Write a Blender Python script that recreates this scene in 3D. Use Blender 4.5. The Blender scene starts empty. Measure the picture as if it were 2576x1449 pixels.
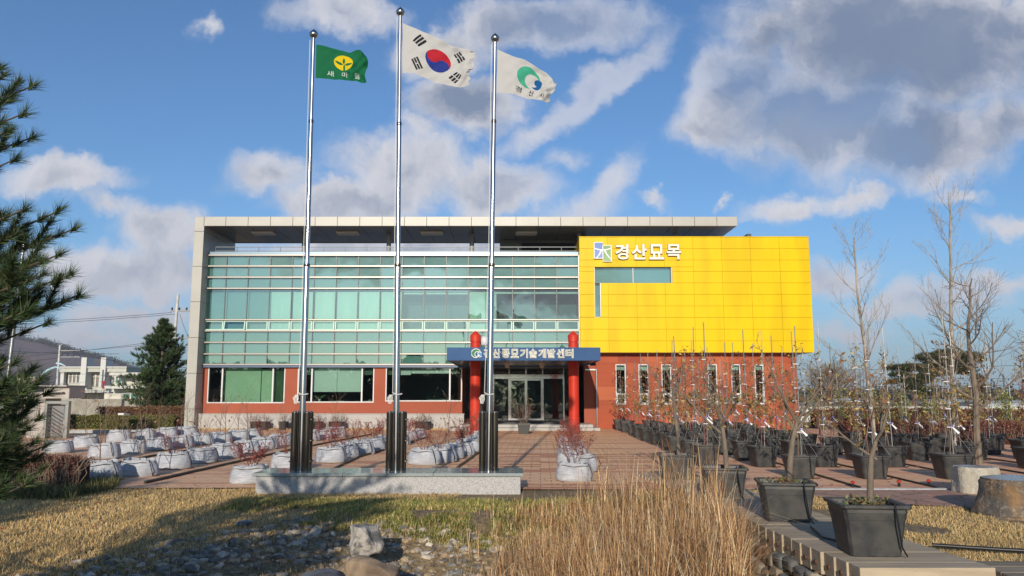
import bpy, math, random
import numpy as np
from math import sin, cos, tan, atan, atan2, radians, pi, sqrt
sc = bpy.context.scene
col = sc.collection
# ------------------------------------------------------------------ camera
TH = radians(7.63); F = 2003.5; ZC = 1.775
cam = bpy.data.cameras.new('camera'); cam.lens = 28.0; cam.sensor_width = 36.0; cam.clip_start = .1; cam.clip_end = 9000
co = bpy.data.objects.new('camera', cam); col.objects.link(co)
co.location = (0, 0, ZC); co.rotation_euler = (pi/2 + TH, 0, 0); sc.camera = co
def ray(x, y):
    a = (x-1288)/F; b = (724.5-y)/F
    return a, cos(TH)-b*sin(TH), sin(TH)+b*cos(TH)
def W(x, y, Y):            # photo point (2576 wide) at world depth Y
    dx, dy, dz = ray(x, y); t = Y/dy
    return np.array((dx*t, Y, ZC+dz*t))
def G(x, y, z=0.0):        # photo point on the level z
    dx, dy, dz = ray(x, y); t = (z-ZC)/dz
    return np.array((dx*t, dy*t, z))
# ------------------------------------------------------------------ light
SUN_TAN, SUN_AZ = .30, 5.3
SUN_EL = atan(SUN_TAN)
sun = bpy.data.lights.new('sun', 'SUN'); sun.energy = 3.7; sun.angle = radians(.6); sun.color = (1, .89, .74)
so = bpy.data.objects.new('sun', sun); col.objects.link(so)
so.rotation_euler = (pi/2 - SUN_EL, 0, -radians(SUN_AZ)); so.location = (0, -20, 20)
w = bpy.data.worlds.new('World'); sc.world = w; w.use_nodes = True
sc.view_settings.view_transform = 'Standard'; sc.view_settings.look = 'None'
sc.view_settings.exposure = 0.3; sc.view_settings.gamma = 1; sc.view_settings.use_curve_mapping = False
sc.cycles.max_bounces = 7; sc.cycles.transparent_max_bounces = 12; sc.cycles.diffuse_bounces = 3; sc.cycles.glossy_bounces = 4
sc.cycles.volume_bounces = 0; sc.cycles.use_denoising = True
class NT:
    def __init__(s, tree): s.t = tree; s.n = tree.nodes; s.l = tree.links
    def add(s, k, props=None, **ins):
        n = s.n.new('ShaderNode'+k)
        for a, b in (props or {}).items(): setattr(n, a, b)
        for a, b in ins.items():
            key = int(a[1:]) if a[0] == 'i' and a[1:].isdigit() else a.replace('_', ' ')
            s.set(n.inputs[key], b)
        return n
    def set(s, sock, v):
        if isinstance(v, bpy.types.NodeSocket): s.l.new(v, sock)
        elif isinstance(v, bpy.types.Node): s.l.new(v.outputs[0], sock)
        else:
            if isinstance(v, (tuple, list)) and len(v) == 3 and sock.type == 'RGBA': v = (*v, 1)
            sock.default_value = v
    def math(s, op, a, b=0, c=0, clamp=False):
        n = s.n.new('ShaderNodeMath'); n.operation = op; n.use_clamp = clamp
        s.set(n.inputs[0], a); s.set(n.inputs[1], b); s.set(n.inputs[2], c); return n.outputs[0]
    def mix(s, f, a, b, mode='MIX'):
        n = s.n.new('ShaderNodeMix'); n.data_type = 'RGBA'; n.blend_type = mode
        s.set(n.inputs[0], f); s.set(n.inputs[6], a); s.set(n.inputs[7], b); return n.outputs[2]
    def ramp(s, v, a, b, lo=0., hi=1.):
        n = s.n.new('ShaderNodeMapRange'); n.interpolation_type = 'SMOOTHSTEP'
        s.set(n.inputs[0], v); s.set(n.inputs[1], a); s.set(n.inputs[2], b); s.set(n.inputs[3], lo); s.set(n.inputs[4], hi); return n.outputs[0]
def world():
    k = NT(w.node_tree); k.n.clear()
    sky = k.add('TexSky', dict(sky_type='NISHITA', sun_disc=False, sun_elevation=SUN_EL, sun_rotation=radians(180+SUN_AZ), altitude=50, air_density=1.0, dust_density=.6, ozone_density=2.2))
    tc = k.add('TexCoord').outputs['Generated']
    sp = k.add('SeparateXYZ', i0=tc)
    ay = k.math('MAXIMUM', k.math('ABSOLUTE', sp.outputs[1]), .12)
    u = k.math('DIVIDE', sp.outputs[0], ay); v = k.math('DIVIDE', sp.outputs[2], ay)
    p = k.add('CombineXYZ', i0=u, i1=v, i2=0).outputs[0]
    wn = k.add('TexNoise', dict(noise_dimensions='2D'), Vector=p, Scale=9., Detail=6., Roughness=.62)
    off = k.add('VectorMath', dict(operation='SUBTRACT'), i0=wn.outputs['Color'], i1=(.5, .5, .5))
    off = k.add('VectorMath', dict(operation='SCALE'), i0=off, Scale=.085)
    pw = k.add('VectorMath', dict(operation='ADD'), i0=p, i1=off).outputs[0]
    blobs = [ # photo x, y, rx, ry, tilt, dark
      (2290,110,470,230,0,.75),(2080,300,330,170,0,.8),(1850,225,150,120,38,0),(1790,330,130,65,5,0),(2300,350,230,120,0,.8),(1950,95,130,60,48,0),
      (690,440,120,62,5,0),(1010,430,200,105,0,.15),(1240,470,180,85,0,.1),(880,505,230,60,0,.3),(1060,330,70,60,0,0),
      (1180,260,150,85,0,.6),(1390,60,290,80,0,.6),(1110,120,150,80,0,.4),(860,30,170,60,0,.1),
      (1480,235,250,50,33,0),(1620,130,120,40,35,0),(1520,470,130,45,52,0),(1440,530,130,50,15,0),(1410,400,70,35,10,0),
      (160,450,180,48,0,.1),(280,520,80,36,-25,.1),(400,595,150,85,0,.05),(330,690,220,85,0,.25),(170,660,140,75,0,.1),(330,800,180,40,0,.1),(200,850,190,35,0,0),
      (1990,515,150,40,6,.1),(2170,490,140,32,10,0),(2530,320,130,75,25,0),(2090,700,130,50,8,.15),(2310,760,230,42,6,.1),(2500,705,140,35,5,.1),(2120,830,130,40,0,0),
      (530,60,38,24,0,0),(1650,497,34,12,-25,0),(1810,495,22,14,30,0),(2430,490,55,20,0,0),(2540,560,120,40,0,0),(1370,720,250,70,0,.1),(1000,640,500,60,0,.1),(2560,60,200,90,20,0)]
    acc = None; dk = None
    for (x, y, rx, ry, rt, d) in blobs:
        a = ray(x, y); cu, cv = a[0]/a[1], a[2]/a[1]
        m = k.n.new('ShaderNodeMapping'); m.vector_type = 'TEXTURE'; k.l.new(pw, m.inputs[0])
        m.inputs[1].default_value = (cu, cv, 0); m.inputs[2].default_value = (0, 0, radians(rt)); m.inputs[3].default_value = (rx/F*1.12, ry/F*1.12, 1)
        ln = k.add('VectorMath', dict(operation='LENGTH'), i0=m).outputs['Value']
        sz = min(1., max(.38, sqrt(rx*ry)/125)); q = k.math('MULTIPLY', k.math('SUBTRACT', 1., ln), sz)
        acc = q if acc is None else k.math('SMOOTH_MAX', acc, q, .12)
        if d:
            q2 = k.math('MULTIPLY', k.math('ADD', q, .25), d)
            dk = q2 if dk is None else k.math('SMOOTH_MAX', dk, q2, .2)
    n1 = k.add('TexNoise', dict(noise_dimensions='2D'), Vector=pw, Scale=8.5, Detail=9., Roughness=.62).outputs[0]
    pl = k.add('VectorMath', dict(operation='ADD'), i0=pw, i1=(-.014, .020, 0)).outputs[0]
    n2 = k.add('TexNoise', dict(noise_dimensions='2D'), Vector=pl, Scale=8.5, Detail=6., Roughness=.6).outputs[0]
    dens = k.math('ADD', k.math('MULTIPLY', acc, 1.05), k.math('MULTIPLY', k.math('SUBTRACT', n1, .5), .75))
    mask = k.ramp(dens, -.12, .50)
    lit = k.math('MULTIPLY', k.math('SUBTRACT', n1, n2), 1.5)
    thick = k.ramp(dens, .1, 1.1, 0., .45)
    dark = k.math('ADD', k.math('ADD', k.math('MAXIMUM', dk, 0.), thick), k.math('MULTIPLY', lit, -1.), clamp=True)
    n6 = k.add('TexNoise', dict(noise_dimensions='2D'), Vector=pw, Scale=3.6, Detail=4., Roughness=.55).outputs[0]
    dark = k.math('ADD', k.math('MULTIPLY', dark, .78), k.math('MULTIPLY', k.math('SUBTRACT', n6, .5), .75))
    dark = k.ramp(dark, -.05, .95)
    cc = k.mix(dark, (.60, .595, .63), (.165, .21, .31))
    # far low clouds are mauve
    low = k.ramp(v, .02, .22, .6, 0.)
    cc = k.mix(low, cc, (.44, .43, .50))
    skyc = k.mix(1., sky.outputs[0], (SKYM[0], SKYM[1], SKYM[2]), 'MULTIPLY')
    skyc = k.mix(1., skyc, (.08, .08, .08), 'MULTIPLY')
    lo2 = k.ramp(v, -.02, .25, .42, 0.)
    skyc = k.mix(lo2, skyc, (.25, .36, .57))
    n5 = k.add('TexNoise', dict(noise_dimensions='2D'), Vector=pw, Scale=3.2, Detail=3., Roughness=.5).outputs[0]
    mk = k.math('MULTIPLY', mask, k.ramp(n5, .32, .52, .62, .95))
    fin = k.mix(mk, skyc, cc)
    bg = k.add('Background', Color=fin, Strength=1.0)
    out = k.n.new('ShaderNodeOutputWorld'); k.l.new(bg.outputs[0], out.inputs[0])
SKYM = (.74, 1.05, 1.36)
world()
# ------------------------------------------------------------------ helpers
def tag(o, label=None, cat=None, group=None, kind=None):
    if label: o['label'] = label
    if cat: o['category'] = cat
    if group: o['group'] = group
    if kind: o['kind'] = kind
    return o
def woff(p):
    v = np.zeros(3)
    while p is not None: v += np.array(p.location); p = p.parent
    return v
def thing(name, label, cat, loc=(0, 0, 0), rz=0, group=None):
    o = bpy.data.objects.new(name, None); o.empty_display_size = .2; col.objects.link(o)
    o.location = tuple(float(a) for a in loc); o.rotation_euler = (0, 0, rz)
    return tag(o, label, cat, group)
def link(name, me, parent=None, world=True):
    o = bpy.data.objects.new(name, me); col.objects.link(o)
    if parent is not None:
        o.parent = parent
        if world: o.location = tuple(-woff(parent))
    return o
def copy_tree(o, parent=None):
    c = o.copy(); col.objects.link(c); c.parent = parent
    for ch in list(o.children): copy_tree(ch, c)
    return c
def np_mesh(name, V, Fc, mats, smooth=False, tint=None, midx=None):
    me = bpy.data.meshes.new(name); V = np.asarray(V, np.float32)
    if isinstance(Fc, np.ndarray):
        k = Fc.shape[1]; idx = Fc.ravel().astype(np.int32); st = np.arange(0, len(idx), k, dtype=np.int32); ct = np.full(len(st), k, np.int32)
    else:
        ct = np.array([len(f) for f in Fc], np.int32); st = np.concatenate(([0], np.cumsum(ct)[:-1])).astype(np.int32) if len(ct) else np.zeros(0, np.int32)
        idx = np.fromiter((i for f in Fc for i in f), np.int32, int(ct.sum()))
    me.vertices.add(len(V)); me.vertices.foreach_set('co', V.ravel())
    me.loops.add(len(idx)); me.loops.foreach_set('vertex_index', idx)
    me.polygons.add(len(st)); me.polygons.foreach_set('loop_start', st); me.polygons.foreach_set('loop_total', ct)
    for m in (mats if isinstance(mats, (list, tuple)) else [mats]): me.materials.append(m)
    if midx is not None: me.polygons.foreach_set('material_index', np.asarray(midx, np.int32))
    me.polygons.foreach_set('use_smooth', np.full(len(st), smooth, bool))
    if tint is not None:
        a = me.color_attributes.new('tint', 'FLOAT_COLOR', 'POINT'); t = np.ones((len(V), 4), np.float32); t[:, :3] = tint
        a.data.foreach_set('color', t.ravel())
    me.update(calc_edges=True); me.validate()
    if smooth and len(V) < 60000: me.set_sharp_from_angle(angle=radians(38))
    return me
class MB:
    def __init__(s): s.v = []; s.f = []; s.m = []; s.cm = 0; s.t = []; s.ct = (1, 1, 1)
    def vs(s, pts):
        b = len(s.v); s.v.extend([tuple(map(float, p)) for p in pts]); s.t.extend([s.ct]*len(pts)); return b
    def face(s, *ids): s.f.append(ids); s.m.append(s.cm)
    def quad(s, a, b, c, d): i = s.vs([a, b, c, d]); s.face(i, i+1, i+2, i+3)
    def poly(s, pts): i = s.vs(pts); s.face(*range(i, i+len(pts)))
    def box(s, x0, x1, y0, y1, z0, z1, fn=None):
        P = [(x0,y0,z0),(x1,y0,z0),(x1,y1,z0),(x0,y1,z0),(x0,y0,z1),(x1,y0,z1),(x1,y1,z1),(x0,y1,z1)]
        if fn: P = [fn(p) for p in P]
        i = s.vs(P)
        for q in ((0,3,2,1),(4,5,6,7),(0,1,5,4),(1,2,6,5),(2,3,7,6),(3,0,4,7)): s.face(*[i+a for a in q])
    def bbox(s, x0, x1, y0, y1, z0, z1, b=.01, fn=None):   # box with bevelled edges
        xs = (x0, x1); ys = (y0, y1); zs = (z0, z1); idx = {}
        pts = []
        for a in (0, 1):
            for c in (0, 1):
                for d in (0, 1):
                    X, Y, Z = xs[a], ys[c], zs[d]; sx, sy, sz = (1-2*a), (1-2*c), (1-2*d)
                    for ax, p in (('x', (X, Y+sy*b, Z+sz*b)), ('y', (X+sx*b, Y, Z+sz*b)), ('z', (X+sx*b, Y+sy*b, Z))):
                        idx[(a, c, d, ax)] = len(pts); pts.append(fn(p) if fn else p)
        i = s.vs(pts); g = lambda *q: i+idx[q]
        F_ = s.face
        for a in (0, 1):
            q = [g(a,0,0,'x'), g(a,1,0,'x'), g(a,1,1,'x'), g(a,0,1,'x')]; F_(*(q if a else q[::-1]))
            q = [g(0,a,0,'y'), g(1,a,0,'y'), g(1,a,1,'y'), g(0,a,1,'y')]; F_(*(q[::-1] if a else q))
            q = [g(0,0,a,'z'), g(1,0,a,'z'), g(1,1,a,'z'), g(0,1,a,'z')]; F_(*(q if a else q[::-1]))
            for c in (0, 1):
                F_(g(a,c,0,'x'), g(a,c,1,'x'), g(a,c,1,'y'), g(a,c,0,'y'))
                F_(g(a,0,c,'x'), g(a,1,c,'x'), g(a,1,c,'z'), g(a,0,c,'z'))
                F_(g(0,a,c,'y'), g(1,a,c,'y'), g(1,a,c,'z'), g(0,a,c,'z'))
                for d in (0, 1): F_(g(a,c,d,'x'), g(a,c,d,'y'), g(a,c,d,'z'))
    def tube(s, pts, r, n=6, cap=True):
        pts = [np.array(p, float) for p in pts]; m = len(pts)
        if not hasattr(r, '__len__'): r = [r]*m
        u = None; base = None; rings = []
        for i, p in enumerate(pts):
            t = pts[min(i+1, m-1)]-pts[max(i-1, 0)]; t /= (np.linalg.norm(t)+1e-9)
            if u is None:
                a = np.array((1., 0, 0)) if abs(t[0]) < .7 else np.array((0, 1., 0)); u = np.cross(t, a)
            else: u = u-t*np.dot(u, t)
            u /= (np.linalg.norm(u)+1e-9); q = np.cross(t, u)
            rings.append(s.vs([p+r[i]*(cos(2*pi*j/n)*u+sin(2*pi*j/n)*q) for j in range(n)]))
        for a, b in zip(rings[:-1], rings[1:]):
            for j in range(n): s.face(a+j, a+(j+1) % n, b+(j+1) % n, b+j)
        if cap and n > 2: s.face(*[rings[0]+j for j in range(n)][::-1]); s.face(*[rings[-1]+j for j in range(n)])
    def lathe(s, prof, c=(0, 0, 0), n=24, fn=None):
        rings = []
        for (r, z) in prof:
            pp = []
            for j in range(n):
                a = 2*pi*j/n; p = (c[0]+r*cos(a), c[1]+r*sin(a), c[2]+z); pp.append(fn(p, a, r, z) if fn else p)
            rings.append(s.vs(pp))
        for a, b in zip(rings[:-1], rings[1:]):
            for j in range(n): s.face(a+j, a+(j+1) % n, b+(j+1) % n, b+j)
        s.face(*[rings[0]+j for j in range(n)][::-1]); s.face(*[rings[-1]+j for j in range(n)])
    def build(s, name, mats, parent=None, smooth=False, world=True, tint=False):
        me = np_mesh(name, s.v, s.f, mats, smooth, np.array(s.t) if tint else None, s.m)
        return link(name, me, parent, world)
MATS = {}
def mat(name, c, c2=None, sc_=5., rough=.6, metal=0., bump=0., bsc=None, spec=.5, coat=0., tint=False, det=4., lo=.35, hi=.65, aniso=None, sub=None):
    if name in MATS: return MATS[name]
    m = bpy.data.materials.new(name); m.use_nodes = True; k = NT(m.node_tree); b = k.n['Principled BSDF']; MATS[name] = m
    k.set(b.inputs['Base Color'], c); b.inputs['Roughness'].default_value = rough; b.inputs['Metallic'].default_value = metal
    b.inputs['Specular IOR Level'].default_value = spec; b.inputs['Coat Weight'].default_value = coat
    tc = k.add('TexCoord').outputs['Object']
    if aniso: tc = k.add('VectorMath', dict(operation='MULTIPLY'), i0=tc, i1=aniso).outputs[0]
    cs = None
    if c2 is not None:
        n = k.add('TexNoise', Vector=tc, Scale=sc_, Detail=det, Roughness=.6)
        cs = k.mix(k.ramp(n.outputs[0], lo, hi), c, c2); k.set(b.inputs['Base Color'], cs)
    if tint:
        a = k.add('Attribute', dict(attribute_name='tint')).outputs['Color']
        cs = k.mix(1., cs if cs is not None else c, a, 'MULTIPLY'); k.set(b.inputs['Base Color'], cs)
    if bump:
        n = k.add('TexNoise', Vector=tc, Scale=bsc or sc_*6, Detail=5., Roughness=.6)
        bn = k.add('Bump', Strength=1., Distance=bump, Height=n.outputs[0]); k.l.new(bn.outputs[0], b.inputs['Normal'])
    return m
def mk(name):
    m = bpy.data.materials.new(name); m.use_nodes = True; MATS[name] = m; k = NT(m.node_tree); return m, k, k.n['Principled BSDF']
def textmesh(body, w_, h_, offset=0., extrude=.1, bevel=0.):
    c = bpy.data.curves.new('glyphs', 'FONT'); c.body = body; c.offset = offset; c.extrude = extrude; c.resolution_u = 3; c.bevel_depth = bevel; c.bevel_resolution = 0
    o = bpy.data.objects.new('glyphs', c); col.objects.link(o); bpy.context.view_layer.update()
    me = bpy.data.meshes.new_from_object(o.evaluated_get(bpy.context.evaluated_depsgraph_get()))
    V = np.array([v.co[:] for v in me.vertices]); Fc = [tuple(p.vertices) for p in me.polygons]
    bpy.data.objects.remove(o); bpy.data.curves.remove(c); bpy.data.meshes.remove(me)
    lo = V.min(0); hi = V.max(0); V[:, 0] = (V[:, 0]-lo[0])/(hi[0]-lo[0])*w_; V[:, 1] = (V[:, 1]-lo[1])/(hi[1]-lo[1])*h_
    return V, Fc
def sstep(x, a, b):
    t = np.clip((np.asarray(x, float)-a)/(b-a), 0, 1); return t*t*(3-2*t)
_hr = np.random.default_rng(5); _g = _hr.random((64, 64))
def vnoise(x, y):
    x = np.asarray(x, float); y = np.asarray(y, float); xi = np.floor(x).astype(int); yi = np.floor(y).astype(int); fx = x-xi; fy = y-yi
    fx = fx*fx*(3-2*fx); fy = fy*fy*(3-2*fy); g = lambda a, b: _g[a % 64, b % 64]
    return (g(xi, yi)*(1-fx)+g(xi+1, yi)*fx)*(1-fy)+(g(xi, yi+1)*(1-fx)+g(xi+1, yi+1)*fx)*fy-.5
ORD = ['first','second','third','fourth','fifth','sixth','seventh','eighth','ninth','tenth','eleventh','twelfth','thirteenth','fourteenth']
# ------------------------------------------------------------------ ground heights
def creek_left(y): return -4.3+(y-9.5)*.52
def gh(x, y):
    x = np.asarray(x, float); y = np.asarray(y, float)
    s = sstep(x-creek_left(y), -.3, 3.0)*sstep(12.9-y, 0, 2.6)*(1-sstep(x, 3.42, 3.6))*sstep(y, -6, 2)
    lawn = .05*vnoise(x*.5, y*.5)*(1-sstep(y, 13.5, 15.2))*(x < 3.2)
    return -.025-.62*s+lawn*1.0+.04*vnoise(x*2.2, y*2.2)*s
# ================================================================== GROUND
def m_ground():
    m, k, b = mk('dry_soil'); tc = k.add('TexCoord').outputs['Object']
    n = k.add('TexNoise', Vector=tc, Scale=.9, Detail=8., Roughness=.65); n2 = k.add('TexNoise', Vector=tc, Scale=14., Detail=6., Roughness=.7)
    c = k.mix(k.ramp(n.outputs[0], .35, .65), (.34, .24, .12), (.25, .18, .095))
    c = k.mix(k.ramp(n2.outputs[0], .4, .65), c, (.12, .09, .055)); k.set(b.inputs['Base Color'], c); b.inputs['Roughness'].default_value = .95
    bn = k.add('Bump', Strength=1., Distance=.03, Height=n2.outputs[0]); k.l.new(bn.outputs[0], b.inputs['Normal']); return m
xs = np.unique(np.concatenate([-np.geomspace(9, 4000, 26), np.linspace(-9, 5, 94), np.geomspace(5.2, 4000, 30)]))
ys = np.unique(np.concatenate([np.linspace(-60, -6, 10), np.linspace(-6, 16, 111), np.geomspace(16.3, 6000, 34)]))
XX, YY = np.meshgrid(xs, ys); ZZ = gh(XX, YY)
far = sstep(np.hypot(XX, YY), 60, 400); ZZ = ZZ*(1-far)-far*.1
nx, ny = len(xs), len(ys)
ii = (np.arange(ny-1)[:, None]*nx+np.arange(nx-1)[None]).ravel()
Fg = np.stack([ii, ii+1, ii+1+nx, ii+nx], 1)
tag(link('ground', np_mesh('ground', np.stack([XX.ravel(), YY.ravel(), ZZ.ravel()], 1), Fg, m_ground(), True)), kind='structure')
def m_paving():
    m, k, b = mk('plaza_pavers'); tc = k.add('TexCoord').outputs['Object']
    mp = k.add('Mapping', i0=tc); mp.inputs['Rotation'].default_value = (0, 0, radians(2.0))
    br = k.add('TexBrick', dict(offset=.5, offset_frequency=2), Vector=mp, Color1=(.92, .57, .31), Color2=(.85, .46, .24), Mortar=(.30, .19, .13), Scale=1., Mortar_Size=.012, Mortar_Smooth=.1, Bias=-.1, Brick_Width=.45, Row_Height=.3)
    b2 = k.add('TexBrick', dict(offset=.37, offset_frequency=2, squash=1.6, squash_frequency=3), Vector=mp, Color1=(0, 0, 0), Color2=(1, 1, 1), Mortar=(0, 0, 0), Scale=1., Mortar_Size=0., Bias=0., Brick_Width=1.8, Row_Height=.3)
    bw = k.add('RGBToBW', i0=b2)
    s = k.math('GREATER_THAN', bw, .76)
    yv = k.add('SeparateXYZ', i0=mp).outputs[1]
    band = k.math('LESS_THAN', k.math('FRACT', k.math('DIVIDE', k.math('ADD', yv, .1), 2.7)), .111)
    s = k.math('MAXIMUM', s, band)
    n = k.add('TexNoise', Vector=tc, Scale=.55, Detail=6., Roughness=.65); n2 = k.add('TexNoise', Vector=tc, Scale=30., Detail=4.)
    # the pale central field runs redder towards the right-hand beds
    c = k.mix(s, br.outputs[0], k.mix(.78, br.outputs[0], (.50, .18, .09)))
    c = k.mix(k.math('MULTIPLY', k.ramp(n.outputs[0], .42, .68), .35), c, (.70, .44, .31), 'MIX')
    c = k.mix(k.math('MULTIPLY', k.ramp(n2.outputs[0], .35, .75), .25), c, (.30, .17, .11))
    xv = k.add('SeparateXYZ', i0=tc).outputs[0]
    c = k.mix(k.ramp(xv, 3.5, 5.5, 0., .45), c, (.74, .40, .25)); c = k.mix(k.ramp(xv, -3., -6., 0., .38), c, (.76, .45, .28))
    n4 = k.add('TexNoise', Vector=tc, Scale=1.6, Detail=9., Roughness=.72)
    c = k.mix(k.ramp(n4.outputs[0], .60, .68, 0., .55), c, (.16, .13, .06))
    k.set(b.inputs['Base Color'], c); b.inputs['Roughness'].default_value = .85
    h = k.math('ADD', k.math('MULTIPLY', br.outputs['Fac'], -1.), k.math('MULTIPLY', n2.outputs[0], .3))
    bn = k.add('Bump', Strength=1., Distance=.0025, Height=h); k.l.new(bn.outputs[0], b.inputs['Normal']); return m
MP = m_paving()
q = MB(); q.poly([(-17.5, 15.7, 0), (-4.9, 15.7, 0), (-4.9, 15.45, 0), (3.0, 15.45, 0), (30, 15.45, 0), (30, 28.3, 0), (15.9, 42.0, 0), (15.9, 42.6, 0), (-16.2, 42.6, 0), (-16.2, 38, 0), (-22, 36, 0), (-22, 30, 0)])
tag(q.build('plaza', MP), kind='structure')
def m_flag():
    m, k, b = mk('crazy_paving'); tc = k.add('TexCoord').outputs['Object']
    v = k.add('TexVoronoi', dict(feature='DISTANCE_TO_EDGE'), Vector=tc, Scale=2.4); v2 = k.add('TexVoronoi', Vector=tc, Scale=2.4)
    bw = k.add('RGBToBW', i0=v2.outputs['Color'])
    c = k.mix(bw, (.36, .19, .14), (.48, .28, .20)); c = k.mix(k.ramp(v.outputs[0], .0, .05), (.14, .10, .07), c)
    n = k.add('TexNoise', Vector=tc, Scale=3., Detail=7.); c = k.mix(k.ramp(n.outputs[0], .5, .7, 0, .6), c, (.25, .19, .12))
    k.set(b.inputs['Base Color'], c); b.inputs['Roughness'].default_value = .9; return m
q = MB(); pts = [(4.6, 15.3), (22, 15.3), (22, 12.0), (9.5, 12.0), (7.8, 12.6), (6.3, 13.4), (5.2, 14.4)]
q.poly([(x, y, .008) for x, y in pts][::-1]); tag(q.build('path', m_flag()), kind='structure')
MCON = mat('pale_concrete', (.42, .43, .44), (.33, .33, .33), 6, .85, bump=.002)
q = MB(); q.box(4.6, 22, 15.31, 15.43, -.1, .03); tag(q.build('kerb', MCON), kind='structure')
q = MB(); q.box(-24, -16.9, 38.2, 38.35, -.1, .12); tag(q.build('kerb', MCON), kind='structure')
# ================================================================== BUILDING
MPANEL = mat('grey_aluminium_panel', (.32, .312, .275), (.37, .36, .325), .6, .42, metal=.0, spec=.6, lo=.3, hi=.7)
MPAN2 = mat('soffit_panel', (.22, .225, .22), (.18, .185, .185), .5, .3, metal=.55)
MRED = mat('terracotta_panel', (.35, .095, .052), (.31, .08, .044), .45, .7, spec=.2, lo=.3, hi=.7)
MGRAN = mat('white_granite', (.43, .415, .39), (.36, .345, .325), 60, .65, det=2)
MWHF = mat('white_pvc', (.60, .60, .60), rough=.35)
MSTEEL = mat('brushed_steel', (.52, .51, .49), (.44, .43, .41), 3, .28, metal=.9)
MDARK = mat('dark_joint', (.025, .025, .025), rough=.7)
MMULL = mat('silver_mullion', (.31, .285, .26), rough=.35, metal=.55)
MBLUE = mat('blue_panel', (.024, .075, .19), (.030, .09, .22), .7, .55, spec=.2)
MROOM = mat('office_wall', (.16, .21, .20), rough=.9); MFLOOR = mat('office_floor', (.05, .05, .045), rough=.7)
def m_yellow():
    m, k, b = mk('yellow_panel'); tc = k.add('TexCoord').outputs['Object']
    n = k.add('TexNoise', Vector=k.add('VectorMath', dict(operation='MULTIPLY'), i0=tc, i1=(1.5, 1, .25)), Scale=1., Detail=6.)
    c = k.mix(k.ramp(n.outputs[0], .35, .7), (.73, .505, .0), (.64, .43, .001)); k.set(b.inputs['Base Color'], c)
    b.inputs['Roughness'].default_value = .38; b.inputs['Specular IOR Level'].default_value = .15
    n3 = k.add('TexNoise', Vector=tc, Scale=.8, Detail=2.); bn = k.add('Bump', Strength=.3, Distance=.02, Height=n3.outputs[0]); k.l.new(bn.outputs[0], b.inputs['Normal']); return m
MYEL = m_yellow(); MYJ = mat('yellow_joint', (.50, .35, .02), rough=.8)
def m_glass(name, tint, refl, rough=.0, wav=.004):
    m = bpy.data.materials.new(name); m.use_nodes = True; k = NT(m.node_tree); k.n.clear(); MATS[name] = m
    t = k.add('BsdfTransparent', Color=tint); g = k.add('BsdfGlossy', Color=(.92, 1., 1.), Roughness=rough)
    fr = k.add('Fresnel', IOR=1.5); f = k.math('ADD', fr, refl, clamp=True)
    tc = k.add('TexCoord').outputs['Object']; n = k.add('TexNoise', Vector=tc, Scale=.7, Detail=2.); bn = k.add('Bump', Strength=.6, Distance=wav*3, Height=n.outputs[0]); k.l.new(bn.outputs[0], g.inputs['Normal'])
    mx = k.add('MixShader', i0=f, i1=t, i2=g); o = k.n.new('ShaderNodeOutputMaterial'); k.l.new(mx.outputs[0], o.inputs[0]); return m
MGL = m_glass('green_tinted_glass', (.54, .70, .665), .16); MGLW = m_glass('clear_green_glass', (.62, .72, .68), .05)
MSPAN = mat('pale_green_backing', (.25, .385, .36), (.22, .35, .325), .5, .6, lo=.3, hi=.7)
MBLIND = mat('cream_roller_blind', (.66, .82, .72), (.60, .75, .66), 1.2, .8, aniso=(3, 1, .3))
D = 42.0
bld = thing('office_building', 'long office building with green glass facade, yellow clad box and flat grey roof frame', 'building', (-.5, D, 0))
def xz(x, y, Y): p = W(x, y, Y); return p[0], p[2]
def prect(mb, x0, y0, x1, y1, Y, dY):   # solid box from photo rectangle, front at Y
    a = W(x0, y0, Y); b = W(x1, y1, Y); mb.box(a[0], b[0], Y, Y+dY, b[2], a[2]); return a[0], b[0], b[2], a[2]
def wall_holes(mb, x0, x1, z0, z1, y0, y1, holes):
    X = sorted({x0, x1, *[h[0] for h in holes], *[h[1] for h in holes]}); Z = sorted({z0, z1, *[h[2] for h in holes], *[h[3] for h in holes]})
    inh = lambda a, b: any(h[0] < a < h[1] and h[2] < b < h[3] for h in holes)
    for a, b in zip(X[:-1], X[1:]):
        for c, d in zip(Z[:-1], Z[1:]):
            if not inh((a+b)/2, (c+d)/2):
                mb.quad((a, y0, c), (b, y0, c), (b, y0, d), (a, y0, d)); mb.quad((b, y1, c), (a, y1, c), (a, y1, d), (b, y1, d))
    for h in holes:
        a, b, c, d = h
        mb.quad((a, y0, c), (a, y0, d), (a, y1, d), (a, y1, c)); mb.quad((b, y0, d), (b, y0, c), (b, y1, c), (b, y1, d))
        mb.quad((a, y0, d), (b, y0, d), (b, y1, d), (a, y1, d)); mb.quad((b, y0, c), (a, y0, c), (a, y1, c), (b, y1, c))
    mb.quad((x0, y0, z1), (x1, y0, z1), (x1, y1, z1), (x0, y1, z1))
    mb.quad((x0, y1, z0), (x0, y0, z0), (x0, y0, z1), (x0, y1, z1)); mb.quad((x1, y0, z0), (x1, y1, z0), (x1, y1, z1), (x1, y0, z1))
FR = 41.2; XL = -16.75; XP = xz(512, 600, FR)[0]; ZR0, ZR1 = 10.60, 11.10; XR = xz(1855, 556, FR)[0]; RB = 46.0
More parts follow.
